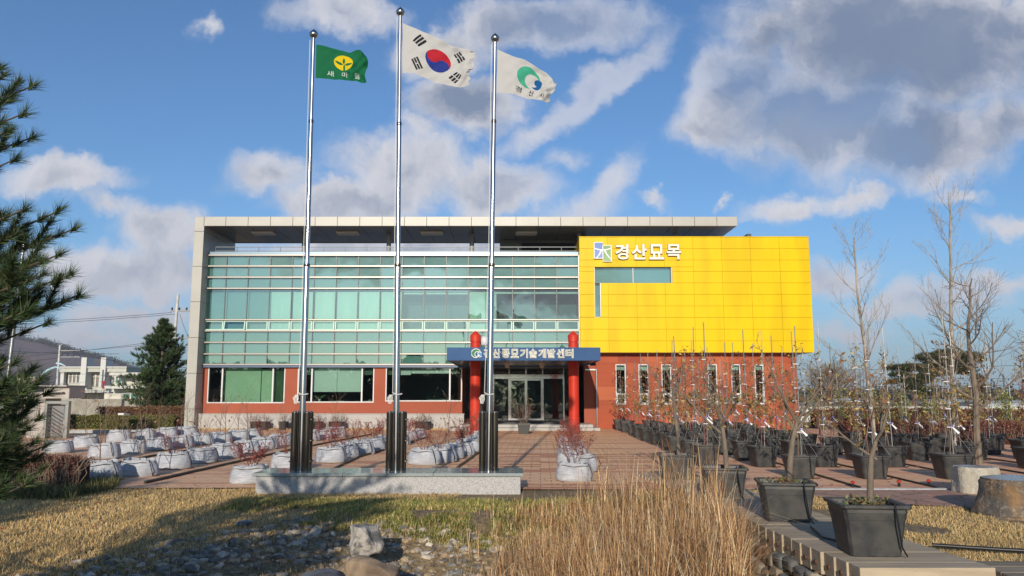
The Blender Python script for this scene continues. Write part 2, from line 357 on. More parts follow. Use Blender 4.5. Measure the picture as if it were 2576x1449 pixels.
# pylon + side wall in panels
zj = [xz(500, y, FR)[1] for y in (582, 670, 759, 849, 939, 1029)]
zz = [ZR1]+[z for z in zj]+[0.0]
q = MB()
for a, b in zip(zz[:-1], zz[1:]):
    if b < .02: b = 0
    q.bbox(XL, XP, FR, RB, b+.008, a-.008 if a < ZR1 else a, .008)
p = q.build('side_pylon', MPANEL, bld)
q = MB(); q.box(XL+.02, XP-.02, FR+.02, RB-.02, 0, ZR1-.05); q.build('joint_backing', MDARK, p)
# roof slab: fascia panels + soffit
q = MB(); xf = [xz(x, 556, FR)[0] for x in np.arange(512, 1860, 56.15)]; xf = [x for x in xf if x < XR-.5]+[XR]
for a, b in zip(xf[:-1], xf[1:]): q.bbox(a+.008, b-.008, FR, FR+.12, ZR0, ZR1, .008)
rf = q.build('roof_fascia', MPANEL, bld)
q = MB(); q.box(XP+.001, XR-.02, FR+.1, RB-.02, ZR0+.045, ZR1-.03); q.build('roof_core', MDARK, rf)
q = MB()
for i, (a, b) in enumerate(zip(xf[:-1], xf[1:])):
    for c, d in ((FR+.13, FR+2.4), (FR+2.42, RB)):
        q.box(a+.012, b-.012, c, d, ZR0+.02, ZR0+.06)
q.build('soffit', MPAN2, bld)
q = MB(); q.box(XP, XR, RB-.02, RB+.1, ZR0, ZR1); q.build('rear_fascia', MPANEL, rf)
for (a, b) in ((635, 691), (847, 903), (1058, 1115), (1297, 1351)):
    q = MB(); l = xz(a, 594, 42.9)[0]; r = xz(b, 594, 42.9)[0]; q.bbox(l, r, 42.6, 43.3, ZR0-.10, ZR0+.02, .03); q.build('ceiling_light', mat('frosted_lamp', (.62, .6, .55), rough=.5), bld)
for x in (765, 978, 1187, 1457, 1700):
    cx = xz(x, 615, 43.5)[0]; q = MB(); q.tube([(cx, 43.5, 9.05), (cx, 43.5, ZR0+.03)], .125, 16); t = q.build('terrace_column', mat('column_grey', (.27, .27, .27), rough=.4), bld, True)
    q = MB(); q.tube([(cx, 43.5, 9.05), (cx, 43.5, 9.52)], .135, 16); q.build('column_base', MGRAN, t, True)
# main volume (behind the facade): terrace deck, body
q = MB(); q.box(XP, 3.5, 42.35, 54, 8.7, 9.02); q.box(XP, 3.5, 53.6, 54, 0, 8.7); q.box(XP-.01, XP+.25, RB, 54, 0, 9.3); q.build('terrace_slab', mat('roof_screed', (.3, .3, .29), rough=.9), bld)
q = MB(); q.box(XP+.25, 3.3, 47, 47.2, 0, 8.7)
for z in (3.4, 6.0): pass
q.box(XP+.25, 3.3, 42.5, 53.6, 3.45, 3.75); q.build('inner_wall', MROOM, bld)
q = MB(); q.box(XP+.2, 15, 42.5, 53.5, .28, .33); q.build('ground_slab', MFLOOR, bld)
# louvre block on the terrace
q = MB(); x0 = xz(1258, 600, RB)[0]; x1 = xz(1470, 600, RB)[0]; hx0, hz1 = xz(1312, 608, RB); hx1, hz0 = xz(1442, 634, RB)
wall_holes(q, x0, x1, 8.9, ZR0+.02, RB-.9, RB-.7, [(hx0, hx1, hz0-.1, hz1-.25)]); q.box(x0, x0+.2, RB-.7, RB+2, 9, ZR0); b_ = q.build('stair_housing', mat('housing_grey', (.12, .13, .13), rough=.35, metal=.3), bld)
q = MB()
for i in range(4):
    z = hz0-.1+(i+.35)*(hz1-.15-hz0)/4; q.box(hx0, hx1, RB-.88, RB-.74, z, z+.13)
q.build('louvre_blade', MDARK, b_)
# curtain wall ------------------------------------------------------------
XC0 = xz(516, 700, D)[0]; XC1 = xz(1455.5, 700, D)[0]
ph = 55.6/F*(D*cos(TH)+(7-ZC)*sin(TH)); seam = [XC0]+[XC1-ph*(16-i) for i in range(17)]
rows_y = [641.5, 669, 697, 725, 804, 832, 860.8, 890, 916.5]; zr = [xz(1288, y, D-.12)[1] for y in rows_y]; ZB = zr[-1]
cw = MB()
for s in seam[1:-1]: cw.box(s-.022, s+.022, D-.03, D+.06, ZB, zr[0])
cwo = cw.build('curtain_wall_mullions', mat('mullion_dark', (.06, .085, .08), rough=.4), bld)
q = MB()
for z in zr: q.bbox(XC0-.28, XC1, D-.14, D+.02, z-.045, z+.035, .015)
q.bbox(XC0-.16, XC0-.04, D-.12, D+.05, ZB, zr[0], .01); q.bbox(XC1-.03, XC1+.04, D-.12, D+.05, ZB, zr[0], .01); q.build('horizontal_rail', MMULL, cwo)
zt = xz(1288, 636, D)[1]
q = MB(); q.box(XC0-.05, XC1, D-.02, D+.35, zr[0]+.036, zt+.05)
for s in seam[1:-1]: pass
q.build('parapet_coping', mat('pale_blue_coping', (.15, .22, .28), rough=.3, metal=.3), cwo)
q = MB(); q.box(XC0-.3, XC1, D-.10, D+.3, ZB-.16, ZB-.046); q.build('lower_trim', mat('navy_trim', (.05, .09, .17), rough=.35), cwo)
rng = np.random.default_rng(3)
for ri in range(8):
    z1, z0 = zr[ri], zr[ri+1]
    aw = ri == 4
    q = MB(); s_ = MB()
    for i in range(17):
        a, b = seam[i]+.022, seam[i+1]-.022
        if i == 0: a = seam[0]-.03
        tl = rng.normal(0, .004); t2 = rng.normal(0, .003)
        yy = D+.0; 
        if aw: continue
        q.quad((a, yy+tl, z0+.035), (b, yy-tl, z0+.035), (b, yy-tl+t2, z1-.045), (a, yy+tl+t2, z1-.045))
        if ri != 3: s_.quad((a, D+.09, z0), (b, D+.09, z0), (b, D+.09, z1), (a, D+.09, z1))
    if not aw:
        g = q.build('glass_band', MGL, cwo)
        if ri != 3: s_.build('spandrel_backing', MSPAN, cwo)
    else:
        for i in range(17):
            a, b = seam[i]+.022, seam[i+1]-.022
            if i == 0: a = seam[0]-.03
            opn = .12 if i == 1 else 0
            def tilt(p_, zt_=z1-.05): return (p_[0], p_[1]-opn*(zt_-p_[2])/(zt_-z0), p_[2])
            fz0, fz1 = z0+.04, z1-.05; w_ = .055; q = MB()
            for (xa, xb, za, zb) in ((a, b, fz0, fz0+w_), (a, b, fz1-w_, fz1), (a, a+w_, fz0+w_, fz1-w_), (b-w_, b, fz0+w_, fz1-w_)): q.box(xa, xb, D-.03, D+.03, za, zb, tilt)
            fo = q.build('awning_window', mat('mint_frame', (.42, .62, .52), rough=.4), bld)
            q = MB(); q.quad(*[tilt(p_) for p_ in ((a+w_, D, fz0+w_), (b-w_, D, fz0+w_), (b-w_, D, fz1-w_), (a+w_, D, fz1-w_))]); q.build('pane', MGL, fo)
# blinds and what stands behind the vision glass
z3, z4, z5 = zr[3], zr[4], zr[5]
for i in range(3, 9):
    a, b = seam[i]+.05, seam[i+1]-.03; q = MB(); n_ = 10
    for j in range(n_):
        xa = a+(b-a)*j/n_; xb = a+(b-a)*(j+1)/n_; ya = D+.2+.012*sin(j*2.2+i); yb = D+.2+.012*sin((j+1)*2.2+i); q.quad((xa, ya, z5+.06), (xb, yb, z5+.06), (xb, yb, z3-.16), (xa, ya, z3-.16))
    q.build('roller_blind', MBLIND, bld)
q = MB()
for i in (9, 10, 11): q.box(seam[i]+.08, seam[i+1]-.05, D+.2, D+.23, z3-.17, z3-.1); q.box(seam[i]+.08, seam[i+1]-.05, D+.2, D+.23, z3-.29, z3-.21)
for i in (13, 14, 15, 16): q.box(seam[i]+.02, seam[i+1]-.02, D+.2, D+.23, z3-.26, z3-.16)
q.build('rolled_blind', MBLIND, bld)
q = MB(); q.box(seam[12]+.05, seam[12]+.9, D+.25, D+.3, z5, z3-.14); q.box(seam[12]+.93, seam[12]+1.08, D+.2, D+.3, z5, z3-.14); q.box(seam[13]+.05, seam[13]+.32, D+.25, D+.3, z5, z3-.14); q.build('roller_blind', MBLIND, bld)
q = MB(); q.box(seam[0], seam[3]+.0, D+.3, D+.32, z5, z3-.05); q.build('office_partition', mat('teal_board', (.21, .38, .37), rough=.7), bld)
q = MB(); q.box(seam[9], XC1, D+1.6, D+1.65, z5-.1, z3); q.build('office_partition', mat('dim_board', (.10, .17, .17), rough=.7), bld)
# ground floor left -------------------------------------------------------
XG0 = xz(502, 1000, D+.15)[0]; XG1 = xz(1163, 1000, D+.15)[0]; ZS = xz(800, 1040, D)[1]
gw = [(524, 715, 923, 1014.5), (749.5, 940, 923, 1013), (970.5, 1162, 923, 1010)]
holes = []
for (a, b, c, d) in gw: l, t = xz(a, c, D+.1); r, o = xz(b, d, D+.1); holes.append((l, r, o, 3.30))
q = MB(); wall_holes(q, XG0-.6, XG1, 0, 3.32, D+.1, D+.4, holes); q.build('ground_floor_wall', MRED, bld)
# panel joints as thin recess lines
q = MB(); q.box(-16.95+.2, XG1+.12, D-.35, D+.12, 0, ZS-.06); q.bbox(-16.95+.2, XG1+.14, D-.38, D+.13, ZS-.06, ZS, .01)
sb = q.build('stone_plinth', MGRAN, bld)
q = MB(); 
for x in np.arange(XG0, XG1, 1.12): q.box(x, x+.008, D-.354, D-.34, 0, ZS-.07)
q.build('stone_joint', mat('grey_joint', (.25, .25, .25)), sb)
for wi, h in enumerate(holes):
    a, b, c, d = h; f = .06; Y0 = D+.17
    q = MB()
    for (xa, xb, za, zb) in ((a, b, c, c+f), (a, b, d-f, d), (a, a+f, c+f, d-f), (b-f, b, c+f, d-f)): q.bbox(xa, xb, Y0-.06, Y0+.06, za, zb, .008)
    m1 = a+(b-a)*(.185 if wi < 2 else .17); m2 = a+(b-a)*.84
    for m_ in (m1, m2): q.bbox(m_-.04, m_+.04, Y0-.05, Y0+.05, c+f, d-f, .008)
    wo = q.build('window', MWHF, bld)
    q = MB(); q.quad((a+f, Y0, c+f), (b-f, Y0, c+f), (b-f, Y0, d-f), (a+f, Y0, d-f)); q.build('pane', MGLW, wo)
    q = MB()
    for (xa, xb) in ((a+f, m1-.04), (m2+.04, b-f)):
        q.quad((xa, Y0+.04, c+f), (xb, Y0+.04, c+f), (xb, Y0+.04, d-f), (xa, Y0+.04, d-f))
    q.build('insect_screen', m_glass('fly_mesh', (.42, .45, .42), -.04, .5) if 'fly_mesh' not in MATS else MATS['fly_mesh'], wo)
    q = MB(); hh = d-c
    if wi == 0:
        q.box(m1, a+(b-a)*.66, Y0+.3, Y0+.33, c, d); q.box(a+(b-a)*.67, b, Y0+.3, Y0+.33, c, d-.2)
        q.build('window_blind', mat('green_blind', (.38, .56, .40), (.34, .50, .36), 1, .8), wo)
    elif wi == 1:
        mm = a+(b-a)*.50; q.box(m1, mm-.01, Y0+.25, Y0+.28, c+hh*.29, d); q.box(mm+.01, m2, Y0+.25, Y0+.28, c+hh*.29, d); q.box(m2, b, Y0+.25, Y0+.28, c+hh*.75, d); q.box(a, m1, Y0+.25, Y0+.28, c+hh*.75, d)
        q.build('window_blind', mat('sage_blind', (.52, .65, .60), rough=.8), wo)
        q = MB(); px = a+(b-a)*.27; q.lathe([(.05, 0), (.085, .14)], (px, Y0+.35, c+.05), 10); q.build('indoor_plant_pot', MWHF, wo)
        q = MB(); r_ = random.Random(4)
        for j in range(26):
            t = r_.random()*6.28; l = .25+.2*r_.random(); q.ct = (1, 1, 1); P = np.array((px+.02*cos(t), Y0+.35, c+.18)); T = P+np.array((l*cos(t)*.9, l*sin(t)*.3, l*.6)); sv = np.array((.0, .0, .03)); q.quad(P, (P+T)/2+sv, T, (P+T)/2-sv)
        q.build('indoor_plant_leaves', mat('house_leaf', (.06, .13, .04)), wo)
    else:
        q.box(a+.05, m1+.6, Y0+.25, Y0+.28, c+hh*.74, d); q.box(m1+.62, b, Y0+.25, Y0+.28, c+hh*.78, d)
        q.build('window_blind', mat('sage_blind', (.52, .65, .60), rough=.8), wo)
# rooms behind the ground-floor windows: cross walls, a ceiling, desks
q = MB()
for xw in (XG0+.1, -11.3, -6.9, XG1-.15): q.box(xw, xw+.12, D+.42, 47, .33, 3.45)
q.build('room_partition', MROOM, bld)
q = MB()
for xw in (-13.5, -9.6, -8.2, -4.6): q.box(xw, xw+1.5, D+1.2, D+1.9, 1.02, 1.06); q.box(xw+.1, xw+.5, D+1.6, D+1.65, 1.06, 1.45); q.box(xw, xw+.05, D+1.2, D+1.9, .33, 1.02)
q.build('office_desk', mat('desk', (.35, .33, .30)), bld)
# right part: yellow box + red base ---------------------------------------
YB = 41.6; YX0 = 3.57; YX1 = 15.77; YZ0 = xz(1800, 887, YB)[1]; YZ1 = xz(1800, 597, YB)[1]
vs_ = [xz(x, 597, YB)[0] for x in (1457.4, 1528, 1599, 1670, 1742, 1814, 1886, 1959, 2034)]; vs_[0] = YX0; vs_[-1] = YX1
hs_ = [YZ1-(YZ1-YZ0)*i/10 for i in range(11)]
wl, wt = xz(1495, 671, YB); wr, wb = xz(1692, 713, YB); lr, lb = xz(1513, 797.5, YB)
wt = hs_[3]+.24; wb = hs_[4]+.0; lb = hs_[7]+.02
g_ = .005
def cut_panels(a, b, c, d):   # panel rect minus the L-shaped opening
    R = [(a, b, c, d)]
    for (ha, hb, hc, hd) in ((wl, wr, wb, wt), (wl, lr, lb, wb)):
        N = []
        for (a_, b_, c_, d_) in R:
            if hb <= a_ or ha >= b_ or hd <= c_ or hc >= d_: N.append((a_, b_, c_, d_)); continue
            if c_ < hc: N.append((a_, b_, c_, hc))
            if d_ > hd: N.append((a_, b_, hd, d_))
            c2, d2 = max(c_, hc), min(d_, hd)
            if a_ < ha: N.append((a_, ha, c2, d2))
            if b_ > hb: N.append((hb, b_, c2, d2))
        R = N
    return [r for r in R if r[1]-r[0] > .03 and r[3]-r[2] > .03]
q = MB()
for a, b in zip(vs_[:-1], vs_[1:]):
    for d, c in zip(hs_[:-1], hs_[1:]):
        for (a_, b_, c_, d_) in cut_panels(a, b, c, d): q.bbox(a_+g_, b_-g_, YB, YB+.05, c_+g_, d_-g_, .006)
for d, c in zip(hs_[:-1], hs_[1:]):
    for yy in np.arange(YB+.06, 52, 1.5): q.bbox(YX1-.05, YX1, yy, yy+1.485, c+g_, d-g_, .006); q.bbox(YX0, YX0+.05, yy, yy+1.485, c+g_, d-g_, .006)
q.bbox(YX0-.02, YX1+.02, YB-.02, YB+.4, YZ1, YZ1+.05, .01)
yb = q.build('yellow_box', MYEL, bld)
q = MB(); wall_holes(q, YX0+.03, YX1-.03, YZ0+.02, YZ1-.01, YB+.035, YB+.3, [(wl, wr, wb, wt), (wl, lr, lb, wb-.001)]); q.build('cladding_backing', MYJ, yb)
q = MB(); q.box(YX0+.04, YX1-.04, YB+.3, 54, YZ0, YZ0+.15); q.box(YX0+.04, YX1-.04, YB+.35, 54, YZ1-.3, YZ1-.02); q.box(YX0+.04, YX0+.1, YB+.3, 54, YZ0, YZ1-.1); q.box(YX1-.1, YX1-.05, YB+.3, 54, YZ0, YZ1-.1); q.build('box_underside', mat('underside_grey', (.55, .54, .52), rough=.5), yb)
q = MB(); q.box(wl+.5, YX1-.3, 46, 46.1, YZ0+.2, YZ1-.3); q.box(YX0+.2, YX1-.2, YB+.5, 46, 6.0, 6.2); q.build('inner_wall', MROOM, yb)
q = MB(); q.quad((wl, YB+.2, wb), (wr, YB+.2, wb), (wr, YB+.2, wt), (wl, YB+.2, wt)); q.quad((wl, YB+.2, lb), (lr, YB+.2, lb), (lr, YB+.2, wb), (wl, YB+.2, wb)); wo = q.build('strip_window', MGL, bld)
q = MB(); q.box(wl, wr, YB+.35, YB+.36, wb, wt); q.box(wl, lr, YB+.35, YB+.36, lb, wb-.01); q.build('window_blind', mat('pale_teal_blind', (.30, .45, .45), rough=.8), wo)
q = MB(); mx_ = (wl+wr)/2; q.box(mx_-.02, mx_+.02, YB+.15, YB+.22, wb, wt); q.box(wl, lr, YB+.15, YB+.22, wb-.02, wb+.02); q.box(lr-.05, lr, YB+.05, YB+.22, lb, wb); q.box(wr-.06, wr, YB+.05, YB+.22, wb, wt); q.box(wl, wl+.02, YB+.03, YB+.22, lb, wt); q.box(wl, lr, YB+.05, YB+.2, lb, lb+.02); 
bars = q; nb = len(bars.v)//8
for k_ in range(nb):
    q = MB(); i = q.vs(bars.v[8*k_:8*k_+8])
    for f_ in ((0,3,2,1),(4,5,6,7),(0,1,5,4),(1,2,6,5),(2,3,7,6),(3,0,4,7)): q.face(*f_)
    q.build('frame_bar', MMULL, wo)
# dark vent on the yellow roof
q = MB(); x0, z0 = xz(1879, 597, 43); x1, z1 = xz(1890, 588, 43); q.bbox(x0, x1, 43, 43.9, z0-.3, z1, .02); q.build('roof_vent', mat('vent_dark', (.04, .05, .07), rough=.4), bld)
# red base with six narrow windows
RX1 = xz(2009, 1000, D+.25)[0]; RX0 = xz(1459, 1000, D+.25)[0]; RY = D+.25
hol = []
for (a, b) in ((118, 203), (295, 379), (472, 556), (828, 912), (1010, 1093), (1190, 1274)):
    l, t = xz((2400+a/1.932)/1.59, (1250+400/1.932)/1.59, RY); r, o = xz((2400+b/1.932)/1.59, (1250+712/1.932)/1.59, RY); hol.append((l, r, o, t))
RXP = xz(1500, 1000, RY)[0]
q = MB(); wall_holes(q, RXP, RX1, 0, YZ0+.1, RY, RY+.3, hol); q.box(RX1-.3, RX1, RY+.3, 54, 0, YZ0); q.box(RX0, RXP+.02, RY+.12, RY+.4, 0, 3.30); q.box(RX0, RX0+.22, RY+.12, 45.6, 0, 3.9); q.build('ground_floor_wall', MRED, bld)
# individually toned cladding sheets
rr = random.Random(8); reds = [mat('terracotta_sheet_%d' % i if False else n_, c, tuple(v*.9 for v in c), .8, .7, spec=.2) for i, (n_, c) in enumerate((('terracotta_sheet', (.36, .082, .038)), ('terracotta_light', (.45, .125, .058)), ('terracotta_deep', (.30, .062, .035)), ('terracotta_mid', (.39, .095, .044))))]
zc_ = [0.03, .78, 1.48, 2.2, 2.9, 3.45, YZ0+.05]; q = MB(); xx_ = list(np.arange(RXP, RX1, 1.17))+[RX1]
for a, b in zip(xx_[:-1], xx_[1:]):
    for c, d in zip(zc_[:-1], zc_[1:]):
        R = [(a, b, c, d)]
        for (ha, hb, hc, hd) in hol:
            N = []
            for (a_, b_, c_, d_) in R:
                if hb <= a_ or ha >= b_ or hd <= c_ or hc >= d_: N.append((a_, b_, c_, d_)); continue
                if c_ < hc: N.append((a_, b_, c_, hc))
                if d_ > hd: N.append((a_, b_, hd, d_))
                c2, d2 = max(c_, hc), min(d_, hd)
                if a_ < ha: N.append((a_, ha, c2, d2))
                if b_ > hb: N.append((hb, b_, c2, d2))
            R = N
        q.cm = rr.choice((0, 0, 0, 1, 2, 3, 3))
        for (a_, b_, c_, d_) in R:
            if b_-a_ > .02 and d_-c_ > .02: q.box(a_+.003, b_-.003, RY-.02, RY-.002, c_+.003, d_-.003)
q.build('wall_cladding', reds, bld)
for (a, b, c, d) in hol:
    f = .055; q = MB(); Y0 = RY+.03; zm = c+(d-c)*.26
    for (xa, xb, za, zb) in ((a, b, c, c+f), (a, b, d-f, d), (a, a+f, c+f, d-f), (b-f, b, c+f, d-f), (a+f, b-f, zm-.05, zm+.05)): q.bbox(xa, xb, Y0-.06, Y0+.06, za, zb, .008)
    for (xa, xb, za, zb) in ((a+f, b-f, c+f, c+f+.05), (a+f, a+f+.05, c+f, zm-.05), (b-f-.05, b-f, c+f, zm-.05)): q.bbox(xa, xb, Y0-.075, Y0, za, zb, .006)
    wo = q.build('narrow_window', MWHF, bld); q = MB(); q.quad((a, Y0, c), (b, Y0, c), (b, Y0, d), (a, Y0, d)); q.build('pane', MGLW, wo)
    q = MB(); q.box(a, b, Y0+.2, Y0+.22, d-.30, d); q.build('window_blind', mat('sage_blind', (.52, .65, .60)), wo)
q = MB(); q.box(RXP, RX1-.3, 45.5, 45.6, .3, YZ0); q.build('inner_wall', mat('dim_wall', (.12, .15, .15)), bld)
# entrance ------------------------------------------------------------------
EY = 45.4
q = MB(); q.box(XG1-.25, XG1, D+.4, EY, 0, 3.32); q.build('entrance_reveal', MRED, bld)
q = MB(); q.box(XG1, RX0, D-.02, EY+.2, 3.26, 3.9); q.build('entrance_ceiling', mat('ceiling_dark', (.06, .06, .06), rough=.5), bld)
eX = [XG1, -1.05, -.16, .79, 1.74, 2.92, RX0]; z_t0, z_t1 = 2.66, 2.93
q = MB()
for x in eX[1:-1]: q.bbox(x-.05, x+.05, EY-.08, EY+.06, .3, 3.3, .008)
q.bbox(-1.2, 2.95, EY-.14, EY+.02, z_t0, z_t1, .012); q.bbox(XG1, RX0, EY-.05, EY+.05, .3, .36, .008); q.bbox(XG1, RX0, EY-.04, EY+.05, 3.24, 3.3, .008)
for x in (eX[2]+.19, ): pass
dr = q.build('entrance_screen', mat('polished_steel', (.72, .72, .74), rough=.12, metal=1.), bld)
q = MB(); 
for a, b in zip(eX[:-1], eX[1:]):
    q.quad((a, EY, .36), (b, EY, .36), (b, EY, z_t0), (a, EY, z_t0)); q.quad((a, EY, z_t1), (b, EY, z_t1), (b, EY, 3.24), (a, EY, 3.24))
q.build('screen_glass', MGLW, dr)
for k_, (a, b) in enumerate(((eX[2]+.05, eX[3]-.01), (eX[3]+.01, eX[4]-.05))):
    q = MB()
    for (xa, xb, za, zb) in ((a, b, .36, .46), (a, b, z_t0-.1, z_t0-.01), (a, a+.07, .46, z_t0-.1), (b-.07, b, .46, z_t0-.1)): q.bbox(xa, xb, EY-.16, EY-.1, za, zb, .008)
    do = q.build('glass_door', MATS['polished_steel'], bld); q = MB(); q.quad((a, EY-.13, .4), (b, EY-.13, .4), (b, EY-.13, z_t0-.05), (a, EY-.13, z_t0-.05)); q.build('door_pane', MGLW, do)
    hx = b-.11 if k_ == 0 else a+.11; q = MB(); q.tube([(hx, EY-.2, 1.15), (hx, EY-.2, 1.75)], .02, 8); q.build('door_handle', mat('copper', (.6, .25, .1), rough=.3, metal=.8), do, True)
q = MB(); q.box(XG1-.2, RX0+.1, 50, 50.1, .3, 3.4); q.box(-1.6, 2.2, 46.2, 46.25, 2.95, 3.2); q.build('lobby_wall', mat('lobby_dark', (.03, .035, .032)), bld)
q = MB()
for i in range(9): q.box(2.0, 3.3, 46.4+.28*i, 46.7+.28*i, .33, .5+.17*i)
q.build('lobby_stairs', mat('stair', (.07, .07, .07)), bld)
# steps
sx0, sx1 = G(1127, 1084)[0], G(1510, 1084)[0]
q = MB(); q.bbox(sx0, sx1, 39.9, D+.1, 0, .15, .012); q.bbox(sx0+.55, sx1-.3, 40.35, EY+.1, .15, .30, .012); q.build('entrance_steps', MGRAN, bld)
# drain pipe, trim near the entrance
dx = xz(1501.5, 1000, RY-.1)[0]
q = MB(); q.tube([(dx, RY-.09, .02), (dx, RY-.09, 3.12)], .045, 10); q.box(RX0+.3, dx, RY+.02, RY+.1, 3.05, 3.12); q.build('drain_pipe', MSTEEL, bld, True)
# canopy
CY0 = 35.0; CX0, CZ1 = xz(1124, 874, CY0); CX1, CZ0 = xz(1511, 907, CY0)
q = MB(); sg = [CX0, xz(1328, 890, CY0)[0]-1.3, xz(1328+0, 890, CY0)[0]-.0, CX1]
cs_ = [CX0, xz(1289, 890, CY0)[0], xz(1405, 890, CY0)[0], CX1]
for a, b in zip(cs_[:-1], cs_[1:]): q.bbox(a+.004, b-.004, CY0, CY0+.1, CZ0, CZ1, .006)
q.bbox(CX0, CX0+.1, CY0+.1, D+.1, CZ0, CZ1, .006); q.bbox(CX1-.1, CX1, CY0+.1, D+.2, CZ0, CZ1, .006)
cn = q.build('canopy', MBLUE, bld)
q = MB(); q.box(CX0+.1, CX1-.1, CY0+.1, D+.1, CZ1-.12, CZ1-.02); q.box(CX0+.1, CX1-.1, CY0+.1, D+.15, CZ0+.02, CZ0+.05); q.build('canopy_soffit', mat('dark_soffit', (.10, .12, .15), rough=.25, metal=.4), cn)
for x in (1191, 1300, 1419, ):
    lx = xz((1750+(x-0)*0)/1.59 if False else {1191: 1188, 1300: 1276, 1419: 1363}[x], 912, 38.2)[0]
    q = MB(); q.lathe([(.13, 0), (.13, -.1), (.10, -.16), (.10, -.22), (.02, -.25)], (lx, 38.2, CZ0+.03), 16); q.build('canopy_lamp', mat('lamp_beige', (.55, .48, .42), rough=.4), cn, True)
for x in (1195.3, 1443.5):
    cx = xz(x, 1000, 37.3)[0]; q = MB()
    MCOL = mat('signal_red_paint', (.55, .035, .012), (.50, .03, .012), .8, .5, spec=.3)
    for za, zb in ((0, .8), (.806, 1.6), (1.606, 2.4), (2.406, CZ0+.02)): q.tube([(cx, 37.3, za), (cx, 37.3, zb)], .24, 28)
    q.tube([(cx, 37.3, CZ1-.12), (cx, 37.3, 4.16)], .235, 28)
    c_ = q.build('red_column', MCOL, bld, True)
    q = MB(); q.lathe([(.215, 0), (.215, .06), (.25, .07), (.25, .38), (.235, .40), (.03, .58), (.01, .60)], (cx, 37.3, 4.15), 28); q.build('column_cap', MCOL, c_, True)
q = MB(); q.tube([(-1.28+.06, 37.6, CZ1-.1), (-1.28+.06, 37.6, CZ1+.15)], .04, 8); c0 = xz(1219, 860, 37.6); q.lathe([(.02, 0), (.12, .02), (.2, .07), (.235, .16), (.235, .34), (.2, .43), (.12, .48), (.02, .5)], (c0[0], 37.6, c0[1]-.22), 20); q.build('dome_antenna', MWHF, cn, True)
# railing
q = MB(); zr_ = xz(1288, 621.6, 42.6)[1]
for z in (zr_, zr_-.22): q.box(XC0+.25, XC1-.05, 42.58, 42.62, z-.018, z+.018)
for x in np.arange(XC0+.25, XC1, ph): q.box(x-.015, x+.015, 42.58, 42.62, 9.0, zr_)
q.build('terrace_railing', mat('railing_grey', (.10, .13, .16), rough=.4), bld)
# terrace shrub seen through
# ---- lettering
def put_text(body, x0, y0, x1, y1, Y, offset, mats, name, parent, depth=.06, extrude=.1):
    a = W(x0, y0, Y); b = W(x1, y1, Y)
    V, Fc = textmesh(body, b[0]-a[0], a[2]-b[2], offset, extrude)
    zz_ = V[:, 2]; zz_ = (zz_-zz_.min())/(np.ptp(zz_)+1e-9)
    P = np.stack([a[0]+V[:, 0], Y+depth*(1-zz_), b[2]+V[:, 1]], 1)
    return link(name, np_mesh(name, P, Fc, mats), parent)
MLET = mat('letter_white', (.72, .68, .60), rough=.4); MLSD = mat('letter_brown', (.22, .16, .08), rough=.5)
for ch, xa, xb in (('경', 1547.7, 1581.6), ('산', 1589, 1627.5), ('묘', 1633, 1670.5), ('목', 1676.6, 1713.6)):
    put_text(ch, xa, 614.4, xb, 652.6, YB-.14, .022, MLET, 'sign_letter', bld, .14)
    put_text(ch, xa-.9, 613.8, xb+.7, 653.6, YB-.10, .035, MLSD, 'sign_letter_back', bld, .09)
MGRN = mat('letter_green', (.045, .12, .05), rough=.5)
xs_ = np.linspace(665, 1975, 11)
for i, ch in enumerate('경산종묘기술개발센터'):
    xa = (1750+(665+i*132.2)*.276)/1.59; xb = xa+117*.276/1.59
    hgt = (1380+56*.276)/1.59, (1380+188*.276)/1.59
    put_text(ch, xa, hgt[0], xb, hgt[1], CY0-.05, .042, MLET, 'canopy_letter_outline', cn, .05)
    put_text(ch, xa+1.2, hgt[0]+1.2, xb-1.2, hgt[1]-1.2, CY0-.062, -.012, MGRN, 'canopy_letter', cn, .012)
def raster(name, x0, y0, x1, y1, Y, nx_, ny_, fn, mats, parent, thick=.05):
    a = W(x0, y0, Y); b = W(x1, y1, Y); gx = np.linspace(a[0], b[0], nx_+1); gz = np.linspace(a[2], b[2], ny_+1); q = MB()
    ids = {}
    for j in range(ny_):
        for i in range(nx_):
            m_ = fn((i+.5)/nx_, (j+.5)/ny_)
            if m_ is None: continue
            c = []
            for (p_, r_) in ((i, j+1), (i+1, j+1), (i+1, j), (i, j)):
                if (p_, r_) not in ids: ids[(p_, r_)] = q.vs([(gx[p_], Y, gz[r_])])
                c.append(ids[(p_, r_)])
            q.cm = m_; q.face(*c)
    o = q.build(name, mats, parent); md = o.modifiers.new('thickness', 'SOLIDIFY'); md.thickness = thick; md.offset = -1; return o
def yl(u, v):   # tree emblem, two panels
    L = u < .52 and v < .84; Rr = u >= .5 and v > .15
    if not (L or Rr): return None
    if (L and (u < .035 or v < .03 or (v > .81 and u < .5))) or (Rr and not L and (u > .965 or v > .975 or (v < .18 and u > .52))): return 2
    if abs(u-.51) < .022 and v > .18: return 2
    c = .30+.10*(1-((u-.5)/.5)**2)
    if abs(v-c) < .028: return 2
    t = (v-.42)/.45
    if 0 < t < 1 and L and abs(u-(.40-.33*t**1.7)) < .04*(1.2-t*.4): return 2
    t = (v-.42)/.45
    if 0 < t < 1.1 and Rr and abs(u-(.62+.33*t**1.4)) < .04*(1.2-t*.4): return 2
    return (0 if u < .5 else 1)
raster('sign_emblem', 1493.5, 609, 1539, 658, YB-.12, 72, 78, yl, [mat('emblem_blue', (.16, .24, .52), (.25, .36, .60), 1.5), mat('emblem_green', (.20, .33, .13), (.28, .42, .20), 1.5), mat('emblem_white', (.78, .78, .78))], bld, .1)
